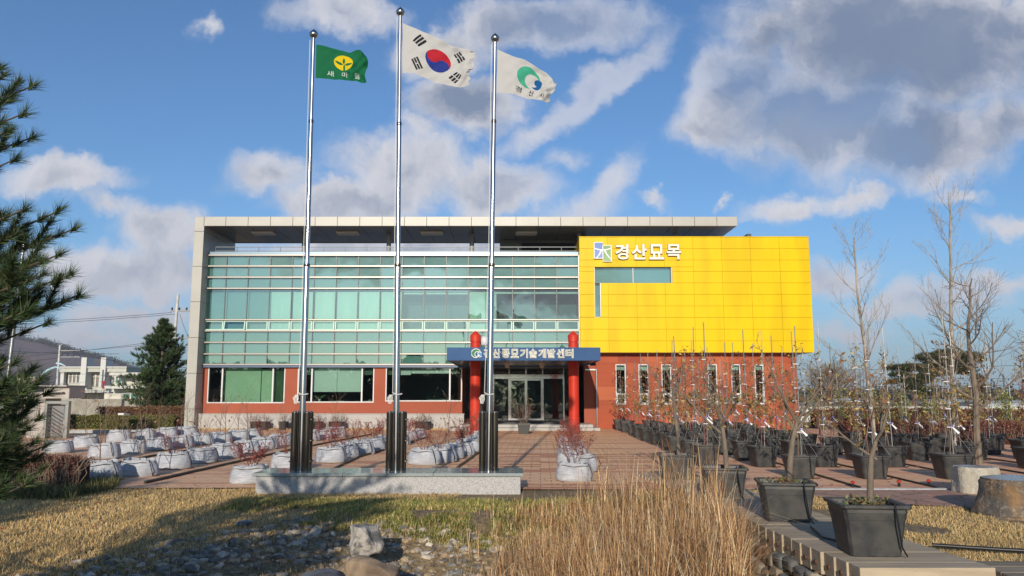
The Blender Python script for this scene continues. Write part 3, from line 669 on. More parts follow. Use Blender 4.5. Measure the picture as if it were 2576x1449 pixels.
def swirl(x, y):  # x right, y down, unit box ; 0 green 1 blue 2 none
    dx_, dy_ = x-.44, y-.5
    if dx_*dx_+dy_*dy_ < .42**2 and (x-.60)**2+(y-.60)**2 > .30**2 and not (x > .86) and not (x > .62 and y > .42): return 0
    if (x-.80)**2+(y-.54)**2 < .145**2: return 1
    if (x-.80)**2+(y-.62)**2 < .23**2 and (x-.70)**2+(y-.58)**2 > .19**2 and y > .5 and x > .60: return 1
    return None
def cl(u, v):
    r = swirl(u, v)
    if r is not None: return r
    for a in range(10):
        if swirl(u+.062*cos(a*.628), v+.062*sin(a*.628)) is not None: return 2
    return None
raster('canopy_emblem', (1750+492*.276)/1.59, (1380+48*.276)/1.59, (1750+640*.276)/1.59, (1380+190*.276)/1.59, CY0-.05, 64, 62, cl, [mat('logo_green', (.01, .17, .075)), mat('logo_blue', (.05, .22, .52)), MLET], cn, .045)
# ================================================================== VEGETATION HELPERS
def nrm(v): return v/(np.linalg.norm(v)+1e-9)
def grow(mb, p, d, L, r, lvl, R, kids=(5, 4, 3), ang=(.5, .9), up=.25, wob=.16, tips=None, taper=.35, n=5, ratio=.55, start=.3, minr=.0022):
    p = np.array(p, float); d = nrm(np.array(d, float)); m = max(3, int(5 if lvl else 4)); pts = [p.copy()]; rad = [r]; dirs = [d]
    for i in range(m):
        d = nrm(d+R.normal(0, wob, 3)+np.array((0, 0, up/m*1.4))); p = p+d*L/m; pts.append(p.copy()); rad.append(max(minr, r*(1-(1-taper)*(i+1)/m))); dirs.append(d)
    mb.tube(pts, rad, n if lvl > 1 else 4 if lvl else 3, cap=False)
    if tips is not None: tips.append((pts, lvl))
    if lvl <= 0: return
    K = kids[min(len(kids)-1, len(kids)-lvl)] if len(kids) >= lvl else kids[0]
    for j in range(K):
        t = start+(1-start)*(j+R.random()*.7)/K; f = t*m; i = min(m-1, int(f)); q = pts[i]+(pts[i+1]-pts[i])*(f-i)
        a = R.random()*2*pi; u = nrm(np.cross(dirs[i+1], (R.normal(), R.normal(), R.normal()))); an = ang[0]+(ang[1]-ang[0])*R.random()
        dd = dirs[i+1]*cos(an)+u*sin(an)
        grow(mb, q, dd, L*ratio*(1.15-.5*t)*(.8+.4*R.random()), max(minr, rad[i]*.55), lvl-1, R, kids, ang, up, wob, tips, taper, n, ratio, start, minr)
def leaf_arrays(P, size, R, dirs=None, width=.5, tint=None, droop=.0):
    n = len(P); P = np.asarray(P); d = R.normal(0, 1, (n, 3)) if dirs is None else dirs+R.normal(0, .5, (n, 3)); d[:, 2] -= droop
    d /= np.linalg.norm(d, axis=1)[:, None]+1e-9; s = np.cross(d, R.normal(0, 1, (n, 3))); s /= np.linalg.norm(s, axis=1)[:, None]+1e-9
    L = size*(.6+.8*R.random((n, 1))); V = np.stack([P, P+d*L*.5+s*L*width*.5, P+d*L, P+d*L*.5-s*L*width*.5], 1).reshape(-1, 3)
    Fc = np.arange(4*n).reshape(-1, 4); T = None
    if tint is not None: T = np.repeat(tint, 4, 0)
    return V, Fc, T
def tints(n, R, base, var): return np.clip(np.array(base)[None]*(1+R.normal(0, 1, (n, 1))*var)+R.normal(0, .015, (n, 3)), .002, 1)
def pick(n, R, cols, var=.18):
    c = np.array(cols)[R.integers(0, len(cols), n)]; return np.clip(c*(1+R.normal(0, var, (n, 1))), .002, 1)
def leafobj(name, P, size, R, cols, parent=None, world=True, width=.5, m=None, dirs=None, droop=0.):
    V, Fc, T = leaf_arrays(P, size, R, dirs, width, pick(len(P), R, cols), droop)
    return link(name, np_mesh(name, V, Fc, m or MLEAF, False, T), parent, world)
MLEAF = mat('leaf', (1, 1, 1), rough=.55, tint=True, spec=.35)
MGRASS = mat('dry_blade', (1, 1, 1), rough=.7, tint=True, spec=.2)
MBARK = mat('grey_bark', (.21, .165, .12), (.13, .10, .075), 12, .85, bump=.004, aniso=(1, 1, .3))
MBARKP = mat('pale_bark', (.40, .35, .28), (.22, .18, .14), 9, .8, bump=.004, aniso=(1, 1, .35))
MTWIG = mat('twig_brown', (.13, .085, .06), (.19, .13, .09), 10, .8)
MTWR = mat('twig_red', (.24, .075, .05), (.16, .06, .045), 10, .7)
MSOIL = mat('potting_soil', (.055, .042, .03), (.10, .08, .055), 30, .95, bump=.01)
def needles(mb_list, p, d, R, n, L, w, spread, cols):
    d = nrm(np.asarray(d, float)); v = R.normal(0, 1, (n, 3)); v -= np.outer(v@d, d); v /= np.linalg.norm(v, axis=1)[:, None]+1e-9
    a = (R.random((n, 1))**.7)*spread; dd = d*np.cos(a)+v*np.sin(a); b = p+np.outer(-R.random(n)*L*.45, d)
    ll = L*(.75+.4*R.random((n, 1))); s = np.cross(dd, R.normal(0, 1, (n, 3))); s /= np.linalg.norm(s, axis=1)[:, None]+1e-9
    V = np.stack([b-s*w, b+s*w, b+dd*ll], 1).reshape(-1, 3); mb_list[0].append(V); mb_list[1].append(np.repeat(pick(n, R, cols, .25), 3, 0))
def needle_obj(name, lst, parent, world=True):
    V = np.concatenate(lst[0]); T = np.concatenate(lst[1]); return link(name, np_mesh(name, V, np.arange(len(V)).reshape(-1, 3), MLEAF, False, T), parent, world)
# ================================================================== LAWN
R = np.random.default_rng(11)
def blades(name, P, hgt, wid, lean, cols, R, kind='stuff', label=None, cat='grass', bend=.4, var=.2):
    n = len(P); tone = (1+.34*(vnoise(P[:, 0]*.9, P[:, 1]*.9)+.8*vnoise(P[:, 0]*4+3, P[:, 1]*4)))[:, None]; a = R.random(n)*2*pi; dv = np.stack([np.cos(a), np.sin(a), np.zeros(n)], 1); a2 = a+pi/2+R.normal(0, .4, n); sv = np.stack([np.cos(a2), np.sin(a2), np.zeros(n)], 1)
    h = hgt*(.5+R.random((n, 1))); ln = lean*R.random((n, 1))*h; w_ = wid*(.6+.8*R.random((n, 1)))
    up = np.array((0, 0, 1.)); M = P+up*h*.55+dv*ln*bend; T_ = P+up*h*(1-.25*(ln/h))+dv*ln
    V = np.stack([P-sv*w_/2, P+sv*w_/2, M+sv*w_*.4, T_, M-sv*w_*.4], 1).reshape(-1, 3)
    i = np.arange(n)[:, None]*5; Fq = np.concatenate([i, i+1, i+2, i+4], 1); Ft = np.concatenate([i+4, i+2, i+3], 1)
    idx = [tuple(f) for f in Fq.tolist()]+[tuple(f) for f in Ft.tolist()]
    o = link(name, np_mesh(name, V, idx, MGRASS, False, np.repeat(np.clip(pick(n, R, cols, var)*tone, .003, 1), 5, 0))); return tag(o, label, cat if kind is None else None, None, kind)
def scatter(n, x0, x1, y0, y1, fn, R, pers=True):
    y = y0+(y1-y0)*R.random(n)**(1.35 if pers else 1); x = x0+(x1-x0)*R.random(n); k = fn(x, y); x, y = x[k], y[k]; return np.stack([x, y, gh(x, y)-.005], 1)
infr = lambda x, y: (np.abs(x) < y*.68+.6)
def lawnmask(x, y): return infr(x, y) & (x < creek_left(y)+.5+.5*vnoise(x*2, y*2)) & (y < 15.62+.12*vnoise(x*3, 0)) & (vnoise(x*1.3, y*1.3) > -.62)
DRY = [(.66, .45, .20), (.60, .40, .17), (.72, .52, .25), (.50, .33, .14), (.63, .45, .21), (.48, .37, .15)]
P = scatter(190000, -11.5, 1, 7.4, 15.8, lawnmask, R); blades('lawn_grass', P, .052, .007, 2.3, DRY, R, var=.10, label='short straw coloured winter lawn with a few green patches')
# strip between the plinth and the creek: green weeds
def weedmask(x, y): return infr(x, y) & (x > -4.6) & (x < 2.5) & (y > 11.6+.5*vnoise(x*1.5, 3)+(x < -3)*1.2) & (y < 14.05) & (vnoise(x*2.1, y*2.1)+vnoise(x*5, y*5)*.6 > -.28)
P = scatter(52000, -4.6, 2.6, 11.2, 14.1, weedmask, R, False)
blades('weeds', P, .075, .013, 1.5, [(.24, .25, .065), (.34, .31, .085), (.17, .19, .05), (.48, .37, .15), (.13, .17, .04), (.44, .33, .14)], R, label='low green weeds and clover between the granite base and the stones')
P = scatter(14000, -4.7, 4.2, 13.0, 15.5, lambda x, y: (x > 2.2) | (y < 13.4), R, False); blades('dry_grass', P, .07, .006, 1.4, DRY, R, label='dry grass edging below the paved plaza')
# right hand grass
def rg(x, y): return infr(x, y) & (x > 4.0+(y < 11.5)*.75) & ~((x > 5.4) & (y > 13.9-.25*(x-5)) & (y < 15.3)) & (vnoise(x*1.1+9, y*1.1) > -.25) & ((x < 6.4) | (y < 13.2)) & ((y < 11.9) | (x < 7.6) | (vnoise(x*2, y*2) > .1))
P = scatter(90000, 3.7, 10.5, 8.75, 15.35, rg, R); blades('dry_grass', P, .055, .007, 2.2, DRY+[(.5, .40, .2)], R, var=.10, label='straw coloured grass between the timber deck and the stone seats')
P = scatter(9000, -22, -16.9, 38.5, 42, lambda x, y: x < 99, R, False); blades('dry_grass', P+np.array((0, 0, .03)), .09, .03, 1.2, DRY, R, label='strip of dry grass in front of the clipped hedge')
P = np.concatenate([scatter(2600, -16.5, -3, 41.0, 41.6, lambda x, y: x < 99, R, False)])+np.array((0, 0, .025)); blades('dry_grass', P, .09, .03, 1.2, DRY, R, label='thin line of dry weeds along the foot of the stone wall base')
# tufts between pavers and dead weeds on the plaza
P = scatter(3500, -12, 3, 15.7, 22, lambda x, y: vnoise(x*1.7, y*2.6)+.5*vnoise(x*6, y*6) > .34, R, False); blades('paver_weeds', P+np.array((0, 0, .03)), .03, .012, 1.6, [(.25, .20, .09), (.16, .15, .05), (.12, .08, .04)], R, label='small dead weeds in the joints of the pavers')
# long liriope grass, lower left
P = scatter(9000, -11.5, -6.9, 14.0, 16.6, lambda x, y: (x < -7.3-(y-14.)*.2+.5*vnoise(x*2, y*2)), R, False); blades('long_grass', P, .22, .014, 1.5, [(.12, .13, .04), (.20, .18, .07), (.30, .25, .11), (.08, .10, .03)], R, label='long arching green and brown grass beside the red hedge')
# ---- fallen leaves
n = 420; P = scatter(n*2, -9, 12, 9, 26, lambda x, y: infr(x, y) & (x < 99), R); V, Fc, T = leaf_arrays(P+np.array((0, 0, .045)), .06, R, width=.7, tint=pick(len(P), R, [(.30, .13, .05), (.22, .10, .04), (.36, .20, .08), (.30, .05, .03)])); V[:, 2] = V[:, 2]*.3+.03
tag(link('fallen_leaves', np_mesh('fallen_leaves', V, Fc, MLEAF, False, T)), 'scattered brown fallen leaves on grass and pavers', None, None, 'stuff')
# ================================================================== CREEK STONES
def rock_verts(R, sub=2, sx=1, sy=1, sz=1, rough=.18, cuts=0):
    import bmesh
    bm = bmesh.new(); bmesh.ops.create_icosphere(bm, subdivisions=sub, radius=1)
    V = np.array([v.co[:] for v in bm.verts]); Fc = np.array([[v.index for v in f.verts] for f in bm.faces]); bm.free()
    for _ in range(cuts):
        nn = nrm(R.normal(0, 1, 3)); dd = .55+.3*R.random(); s = V@nn; V = V-np.outer(np.maximum(0, s-dd), nn)*.95
    for k in range(6):
        kk = R.normal(0, 1.6+k*.5, 3); V = V*(1+rough/(1+k*.35)*np.sin(V@kk+R.random()*6))[:, None]
    V = V*np.array((sx, sy, sz)); return V, Fc
shapes = [rock_verts(np.random.default_rng(100+i), 1 if i > 5 else 2, 1, .8, .6, .14, 5) for i in range(12)]
N = 4600; Rr = np.random.default_rng(21)
yy_ = 7.6+5.5*Rr.random(N*3)**1.15; xx_ = -5.8+9*Rr.random(N*3)
k = (xx_ > creek_left(yy_)-.1+.5*vnoise(xx_*2, yy_*2)) & (xx_ < 2.9) & (yy_ < 12.1+.35*vnoise(xx_*2, 7)-(xx_ > .5)*.8) & (vnoise(xx_*1.2, yy_*1.2) > -.42+.25*(xx_ > 0)); xx_, yy_ = xx_[k][:N], yy_[k][:N]
VV = []; FF = []; TT = []; b = 0
ST = [(.34, .31, .27), (.46, .41, .35), (.24, .24, .22), (.52, .42, .29), (.40, .31, .20), (.60, .54, .46), (.20, .18, .16), (.48, .36, .23)]
for x, y in zip(xx_, yy_):
    V, Fc = shapes[Rr.integers(12)]; s = .022+.055*Rr.random()**2.4; a = Rr.random()*6.28; c_, s_ = cos(a), sin(a)
    sv = s*np.array((1+.5*Rr.random(), .8+.5*Rr.random(), .75+.5*Rr.random())); U = V*sv; U = np.stack([U[:, 0]*c_-U[:, 1]*s_, U[:, 0]*s_+U[:, 1]*c_, U[:, 2]], 1)
    z = float(gh(x, y)); U = U+np.array((x, y, z+s*.12)); VV.append(U); FF.append(Fc+b); b += len(U); cc = np.array(ST[Rr.integers(len(ST))])*(.72+.45*Rr.random()); TT.append(np.tile(cc, (len(U), 1)))
MSTONE = mat('creek_stone', (1, 1, 1), (.62, .60, .56), 14, .85, bump=.004, tint=True)
tag(link('pebbles', np_mesh('pebbles', np.concatenate(VV), np.concatenate(FF), MSTONE, False, np.concatenate(TT))), 'bed of grey and tan pebbles in the dry creek', None, None, 'stuff')
# boulders
def boulder(name, c, s, seed, m, label, flat=False, cuts=7, rough=.1, sub=4, rz=0):
    V, Fc = rock_verts(np.random.default_rng(seed), sub, *s, rough, cuts)
    if flat: V[:, 2] = np.minimum(V[:, 2], s[2]*.62)
    V[:, 2] = np.maximum(V[:, 2], -s[2]*.75)
    o = link(name, np_mesh(name, V, Fc, m, False)); o.location = c; o.rotation_euler[2] = rz; tag(o, label, 'rock'); return o
MB1 = mat('boulder_pale', (.40, .37, .33), (.13, .125, .12), 5, .85, bump=.05, bsc=9, lo=.45, hi=.56, det=9.)
MB2 = mat('boulder_tan', (.30, .22, .14), (.19, .14, .10), 4, .85, bump=.02, bsc=9)
MB3 = mat('boulder_dark', (.14, .15, .17), (.07, .07, .075), 4, .85, bump=.02, bsc=9)
p = W(912, 1352, 10.1); boulder('boulder', (p[0], 10.1, p[2]-.04), (.26, .21, .29), 52, MB1, 'pale upright boulder with dark cracks in the pebble bed', flat=True, rz=.5, cuts=9, rough=.11)
p = W(925, 1430, 9.3); boulder('boulder', (p[0], 9.3, p[2]-.06), (.33, .26, .17), 46, MB2, 'broad tan boulder in front of the pale upright one')
p = W(800, 1450, 8.9); boulder('boulder', (p[0], 8.9, p[2]-.06), (.30, .2, .12), 43, MB3, 'dark flat boulder lowest in the pebble bed')
for (x, y, yy, s, lab) in ((700, 1398, 10.2, .10, 'small pale round stone alone at the edge of the lawn'), (480, 1440, 9.3, .11, 'small grey stone nearest the lawn corner'), (615, 1345, 11.3, .12, 'flat grey stone half sunk in the lawn')):
    p = W(x, y, yy); z = float(gh(p[0], yy)); boulder('stone', (p[0], yy, z+.03), (s, s*.8, s*.55), 50+x, MB1, lab, sub=3)
def m_seat(nm, a, b_, c_):
    m, k, b = mk(nm); tc = k.add('TexCoord').outputs['Object']
    n = k.add('TexNoise', Vector=tc, Scale=2.2, Detail=6.); v = k.add('TexNoise', Vector=tc, Scale=3.5, Detail=8., Roughness=.7)
    vein = k.math('ABSOLUTE', k.math('SUBTRACT', v.outputs[0], .5)); c = k.mix(k.ramp(n.outputs[0], .4, .62), a, b_); c = k.mix(k.ramp(vein, .0, .009, .75, 0.), c, c_)
    k.set(b.inputs['Base Color'], c); b.inputs['Roughness'].default_value = .7; bn = k.add('Bump', Strength=1., Distance=.015, Height=k.add('TexNoise', Vector=tc, Scale=14., Detail=6.)); k.l.new(bn.outputs[0], b.inputs['Normal']); return m
def stone_seat(c, rx, ry, h, seed, m, label, flare=.1):
    Rs = np.random.default_rng(seed); q = MB(); n = 64; ph_ = Rs.random(6)*6.28; am = Rs.random(6)*.06
    def rad(a, t): return 1+sum(am[k_]*cos((k_+1)*a+ph_[k_]+t*1.5) for k_ in range(6))+.03*float(vnoise(a*5+seed, t*6+20))+.02*float(vnoise(a*14, t*14))
    prof = [(1+flare*(1-z)**2-(.04 if z > .93 else 0)-(.03 if z < .05 else 0), z) for z in np.linspace(0, 1, 22)]
    rings = []
    for (r_, z) in prof: rings.append(q.vs([(rx*r_*rad(2*pi*j/n, z)*cos(2*pi*j/n), ry*r_*rad(2*pi*j/n, z)*sin(2*pi*j/n), h*z-.03) for j in range(n)]))
    for a, b in zip(rings[:-1], rings[1:]):
        for j in range(n): q.face(a+j, a+(j+1) % n, b+(j+1) % n, b+j)
    q.cm = 1; q.face(*[rings[-1]+j for j in range(n)])
    o = q.build('sitting_boulder', [m, mat('honed_stone_top', (.22, .23, .245), (.17, .18, .19), 5, .22)]); o.location = c; tag(o, label, 'stone seat', 'boulder seats beside the path'); return o
g = G(2475, 1245); stone_seat((g[0]+.08, g[1]+.35, .0), .38, .36, .50, 3, m_seat('beige_marble', (.42, .38, .30), (.35, .31, .24), (.62, .60, .55)), 'smaller beige boulder seat with white veins and a flat grey top')
g = G(2555, 1306); stone_seat((g[0]+.42, g[1]+.5, .0), .60, .5, .56, 9, m_seat('brown_marble', (.10, .085, .07), (.24, .14, .06), (.45, .42, .36)), 'larger dark brown boulder seat nearest the deck, polished flat top', .22)
# ================================================================== DECK
def m_wood():
    m, k, b = mk('weathered_timber'); tc = k.add('TexCoord').outputs['Object']
    st = k.add('VectorMath', dict(operation='MULTIPLY'), i0=tc, i1=(1.0, 14, 14)); n = k.add('TexNoise', Vector=st, Scale=1., Detail=7., Roughness=.65); n2 = k.add('TexNoise', Vector=tc, Scale=1.7, Detail=5.)
    c = k.mix(k.ramp(n.outputs[0], .3, .7), (.47, .385, .27), (.34, .275, .195)); c = k.mix(k.ramp(n2.outputs[0], .5, .75, 0, .6), c, (.27, .235, .18))
    a = k.add('Attribute', dict(attribute_name='tint')).outputs['Color']; c = k.mix(1., c, a, 'MULTIPLY')
    k.set(b.inputs['Base Color'], c); b.inputs['Roughness'].default_value = .85; bn = k.add('Bump', Strength=1., Distance=.006, Height=n.outputs[0]); k.l.new(bn.outputs[0], b.inputs['Normal']); return m
MWOOD = m_wood()
ez = .06
ep = [G(1600, 1190, ez), G(1755.7, 1250, ez), G(1901.8, 1316, ez), G(2037, 1376.4, ez), G(2164.9, 1429, ez)]
ex = np.array([p[0] for p in ep]); ey = np.array([p[1] for p in ep])
def edgex(y): return float(np.interp(y, ey[::-1], ex[::-1]))
deck = thing('timber_deck', 'weathered timber boardwalk edge with square beam ends and bolts above the creek', 'deck', (3.6, ey[-1], 0))
y = ey[-1]; Rw = random.Random(5); q = MB(); bolts = MB(); i = 0; last = ey[0]
while y < last-.2:
    wd = .27; x0 = edgex(y+wd/2); tt = .92+.16*Rw.random(); q = MB(); bolts = MB(); q.ct = (tt, tt*.99, tt*.97); L = 1.36 if y < 10.6 else 1.25; dz = Rw.uniform(-.003, .003); jx = Rw.uniform(-.008, .008)
    sh = (edgex(y+wd)-edgex(y))/wd
    q.bbox(x0+jx, x0+L, y+.001, y+wd-.001, ez-.24+dz, ez+dz, .004)
    bz = ez-.13; q2 = (x0+jx-.025, y+wd/2, bz); bolts.tube([(x0+jx-.02, y+wd/2, bz), (x0+jx+.02, y+wd/2, bz)], .028, 8)
    y += wd; i += 1; bm_ = q.build('beam', MWOOD, deck, tint=True); bolts.build('bolt', mat('rusty_bolt', (.12, .06, .035), rough=.8, metal=.3), bm_)
q = MB(); ya, yb_ = ey[-1]-.002, 14.9
xf0 = edgex(ya)
q.ct = (.8, .79, .77)
for j in range(5):
    a = xf0+1.38+.28*j
    q.ct = tuple([.52+.2*Rw.random()]*3); q.bbox(a, a+5.0-.0, 0, .27, 0, .2, .008, (lambda p_, j=j, a=a: (xf0+1.40+(p_[0]-a), 8.28+.0+p_[1]-.28*j+.25, p_[2]-.18)))
q.build('lower_board', MWOOD, deck, tint=True)
# joist shadow gap + stone retaining wall
wl_ = thing('stone_wall', 'low wall of grey and rust coloured rubble stones under the timber deck', 'wall', (3.4, 10, -.6))
Rk = np.random.default_rng(77); VV = []; FF = []; TT = []; b = 0
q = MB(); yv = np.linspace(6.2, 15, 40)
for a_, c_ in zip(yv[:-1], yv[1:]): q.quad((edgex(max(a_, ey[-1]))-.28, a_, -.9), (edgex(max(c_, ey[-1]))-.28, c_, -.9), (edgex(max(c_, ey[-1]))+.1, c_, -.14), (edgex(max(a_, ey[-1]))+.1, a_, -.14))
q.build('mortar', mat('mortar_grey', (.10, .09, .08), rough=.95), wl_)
yq = 6.3
for row in range(4):
    yq = 6.3+.1*row
    while yq < 14.2:
        s = .10+.10*Rk.random(); V, Fc = rock_verts(Rk, 3, 1, 1, 1, .05, 5); V = np.sign(V)*np.abs(V)**.55*np.array((.10, s, .09+.03*Rk.random()))*.93; xx0 = edgex(max(yq, ey[-1])); zc_ = -.26-.19*row+Rk.normal(0, .015)
        xo = xx0-.02-.06*row; U = V+np.array((xo, yq+s, zc_)); VV.append(U); FF.append(Fc+b); b += len(U); cc = np.array([(.24, .24, .23), (.17, .18, .185), (.32, .27, .20), (.22, .13, .08), (.38, .34, .28), (.14, .14, .14)][Rk.integers(6)])*(.8+.4*Rk.random()); TT.append(np.tile(cc, (len(U), 1))); yq += 2*s*.93
link('rubble', np_mesh('rubble', np.concatenate(VV), np.concatenate(FF), MSTONE, False, np.concatenate(TT)), wl_)
# ================================================================== REEDS
def reeds(name, C, n_per, hgt, R, label, wide=.009, curl=0.):
    segs = 6; Vs = []; Ts = []; n = len(C)*n_per; base = np.repeat(C, n_per, 0)+np.concatenate([R.normal(0, .075, (n, 2)), np.zeros((n, 1))], 1)
    a = R.random(n)*2*pi; dv = np.stack([np.cos(a), np.sin(a), np.zeros(n)], 1); H = hgt*(.45+.65*R.random((n, 1)))*np.clip(.62+.24*base[:, :1], .55, 1.05); ln = .12+curl+.85*R.random((n, 1))**2.4; w_ = wide*(.5+.9*R.random((n, 1)))
    a2 = a+pi/2; sv = np.stack([np.cos(a2), np.sin(a2), np.zeros(n)], 1)*1.; br = R.random((n, 1)) < .10
    for i in range(segs+1):
        t = i/segs; hz = H*(t-.42*ln*t**3); hx = H*ln*(t**2.1)*1.1; c_ = base+np.array((0, 0, 1.))*hz+dv*hx+np.where(br & (t > .6), 1, 0)*(dv*H*(t-.6)*.5-np.array((0, 0, 1.))*H*(t-.6)*.9)
        ww = w_*(1-.85*t**1.5); Vs.append(np.stack([c_-sv*ww/2, c_+sv*ww/2], 1))
    V = np.stack(Vs, 1).reshape(n, -1, 3); m_ = V.shape[1]; V = V.reshape(-1, 3); i0 = np.arange(n)[:, None]*m_; Fc = np.concatenate([np.stack([i0+2*k_, i0+2*k_+1, i0+2*k_+3, i0+2*k_+2], 2).reshape(-1, 4) for k_ in range(segs)])
    T = np.repeat(pick(n, R, [(.47, .27, .125), (.62, .41, .21), (.28, .14, .06), (.76, .58, .36), (.16, .08, .04), (.50, .30, .14)], .28), m_, 0)
    return tag(link(name, np_mesh(name, V, Fc, MGRASS, False, T)), label, None, None, 'stuff')
Rd = np.random.default_rng(31)
def clumps(n, x0, x1, y0, y1, R): x = x0+(x1-x0)*R.random(n); y = y0+(y1-y0)*R.random(n); return np.stack([x, y, gh(x, y)-.02], 1)
C = np.concatenate([clumps(400, .2, 2.95, 7.6, 10.8, Rd), clumps(70, -.25, .9, 8.2, 10.4, Rd), clumps(60, .9, 3.05, 10.3, 12.4, Rd)]); C = C[(C[:, 0] < .285*C[:, 1]-.12) & (vnoise(C[:, 0]*1.7, C[:, 1]*1.7+4) > -.2)]
reeds('reed_grass', C, 26, 1.22, Rd, 'dense stand of tall dry tan reeds in the creek bed')
C = np.concatenate([clumps(30, 2.2, 3.0, 9.5, 12.2, Rd), clumps(26, 1.5, 2.6, 8.6, 9.8, Rd)]); C = C[C[:, 0] < .285*C[:, 1]-.15]
reeds('reed_grass', C, 10, 1.5, Rd, 'taller bleached reed tops leaning over the timber edge', .011)
C = clumps(150, .25, 2.9, 7.9, 11.6, Rd); C = C[C[:, 0] < .285*C[:, 1]-.12]; reeds('arching_reeds', C, 15, .95, Rd, 'broad curled reed leaves arching through the dry stand', .017, .55)
C = np.concatenate([clumps(34, -1.0, .6, 9.0, 11.6, Rd), clumps(26, -.4, 2.6, 11.0, 13.2, Rd)])
reeds('thin_reeds', C, 9, .85, Rd, 'thin scattered dry stems at the edge of the pebbles', .006)
C = clumps(330, -.3, 2.8, 8.2, 12.9, Rd); reeds('reed_litter', C, 30, .38, Rd, 'low matted straw among the reed stems', .008)

P = scatter(16000, -5.5, 3, 7.6, 12.6, lambda x, y: (x > creek_left(y)-.2) & (vnoise(x*2.4+5, y*2.4) > .02), np.random.default_rng(6), False); blades('creek_weeds', P, .10, .006, 1.6, [(.46, .33, .16), (.30, .22, .10), (.18, .17, .06), (.55, .42, .22)], np.random.default_rng(7), label='wisps of dead grass growing between the pebbles')
# ================================================================== FLAG BASE AND POLES
gl = G(636, 1240); YF = gl[1]; PX0, PX1 = gl[0], G(1315, 1240)[0]; PH = W(900, 1190, YF)[2]
pb = thing('granite_plinth', 'long granite base with polished capping under the three flagpoles', 'plinth', ((PX0+PX1)/2, YF, 0))
MPG = mat('speckled_granite', (.44, .43, .42), (.25, .25, .25), 75, .6, det=2, lo=.45, hi=.6)
q = MB(); q.bbox(PX0+.04, PX1-.04, YF, YF+1.0, -.25, PH-.06, .01); q.build('granite_block', MPG, pb)
MCAP = mat('polished_granite', (.33, .37, .36), (.24, .27, .27), 60, .12, det=2)
q = MB(); cx_ = np.linspace(PX0-.02, PX1+.02, 4)
for a, b in zip(cx_[:-1], cx_[1:]): q.bbox(a+.003, b-.003, YF-.04, YF+1.04, PH-.06, PH, .008)
q.build('capping', MCAP, pb)
MCH = mat('stainless_tube', (.50, .50, .50), (.40, .39, .38), 2, .24, metal=1., aniso=(1, 1, .2))
MCHD = mat('stainless_sleeve', (.19, .165, .135), (.12, .105, .09), 3, .22, metal=1., aniso=(8, 8, .3))  # dark brown base stands in for dark surroundings mirrored in the steel
def flagpole(xb, yb_, xt, yt, yj1, yj2, Yp, label):
    b0 = W(xb, yb_, Yp); tp = W(xt, yt, Yp); t = thing('flagpole', label, 'flagpole', (b0[0], Yp, PH), 0, 'steel flagpoles on the granite base')
    q = MB(); h = tp[2]-PH; z1 = W(xt, yj1, Yp)[2]-PH; z2 = W(xt, yj2, Yp)[2]-PH; dx_ = tp[0]-b0[0]
    pr = [(0, .06), (z2-.04, .056), (z2+.06, .046), (z1-.04, .044), (z1+.06, .034), (h, .032)]
    q.tube([(dx_*z/h, 0, z) for z, r_ in pr], [r_ for z, r_ in pr], 20); q.build('pole', MCH, t, True, False)
    q = MB()
    for zz_ in (z1, z2): rr_ = .047 if zz_ == z1 else .059; q.lathe([(rr_, -.03), (rr_+.004, 0), (rr_, .03)], (dx_*zz_/h, 0, zz_-.05), 18)
    q.build('joint_ring', MCHD, t, True, False)
    q = MB(); q.lathe([(.025, -.06), (.03, -.03), (.072, .0), (.088, .045), (.085, .075), (.05, .12), (.012, .15), (.004, .17)], (dx_, 0, h+.03), 20); q.build('finial', MCH, t, True, False)
    for (sx, sy) in ((-1, -1), (1, -1), (-1, 1), (1, 1)):
        q = MB(); q.tube([(sx*.118, sy*.11, 0), (sx*.118, sy*.11, 1.08)], .062, 18); q.lathe([(.055, 0), (.05, .02), (.02, .03)], (sx*.118, sy*.11, 1.08), 16); 
        q.build('support_tube', MCHD, t, True, False)
        for zz_ in (.18, .56, .95):
            q = MB(); q.tube([(sx*.18, sy*.11, zz_), (sx*.205, sy*.11, zz_)], .014, 8); q.build('bolt', mat('brass_bolt', (.5, .42, .25), rough=.3, metal=1), t.children[-1] if False else t, False, False)
    q = MB(); z = W(xb, 993, Yp)[2]-PH
    q.tube([(-.068+dx_*.95, -.02, h-.05), (-.062+dx_*.5, -.04, h*.5), (-.08, -.05, z+.05)], .006, 5)
    q.tube([(-.085, -.05, z+.04), (0, -.085, z), (.09, -.04, z+.015), (.085, .03, z+.02), (0, .08, z), (-.085, .0, z)], .010, 5)
    for k_ in range(3):
        a0 = -.09-.02*k_; q.tube([(a0, -.06, z), (a0-.05, -.06, z-.06), (a0-.07+.03*k_, -.06, z-.15), (a0-.02, -.06, z-.17), (a0+.01, -.06, z-.08), (a0, -.06, z)], .007, 5)
    q.build('halyard', mat('white_rope', (.62, .62, .58), rough=.8), t, True, False); return t
YP = YF+.5
flagpole(757, 1176, 789, 96, 300, 661, YP, 'steel flagpole flying the green flag')
flagpole(996, 1173, 1007, 40, 306, 661, YP, 'tallest steel flagpole, in the middle, flying the national flag')
flagpole(1229, 1173, 1245.5, 106, 300, 661, YP, 'steel flagpole flying the white flag with the green swirl')
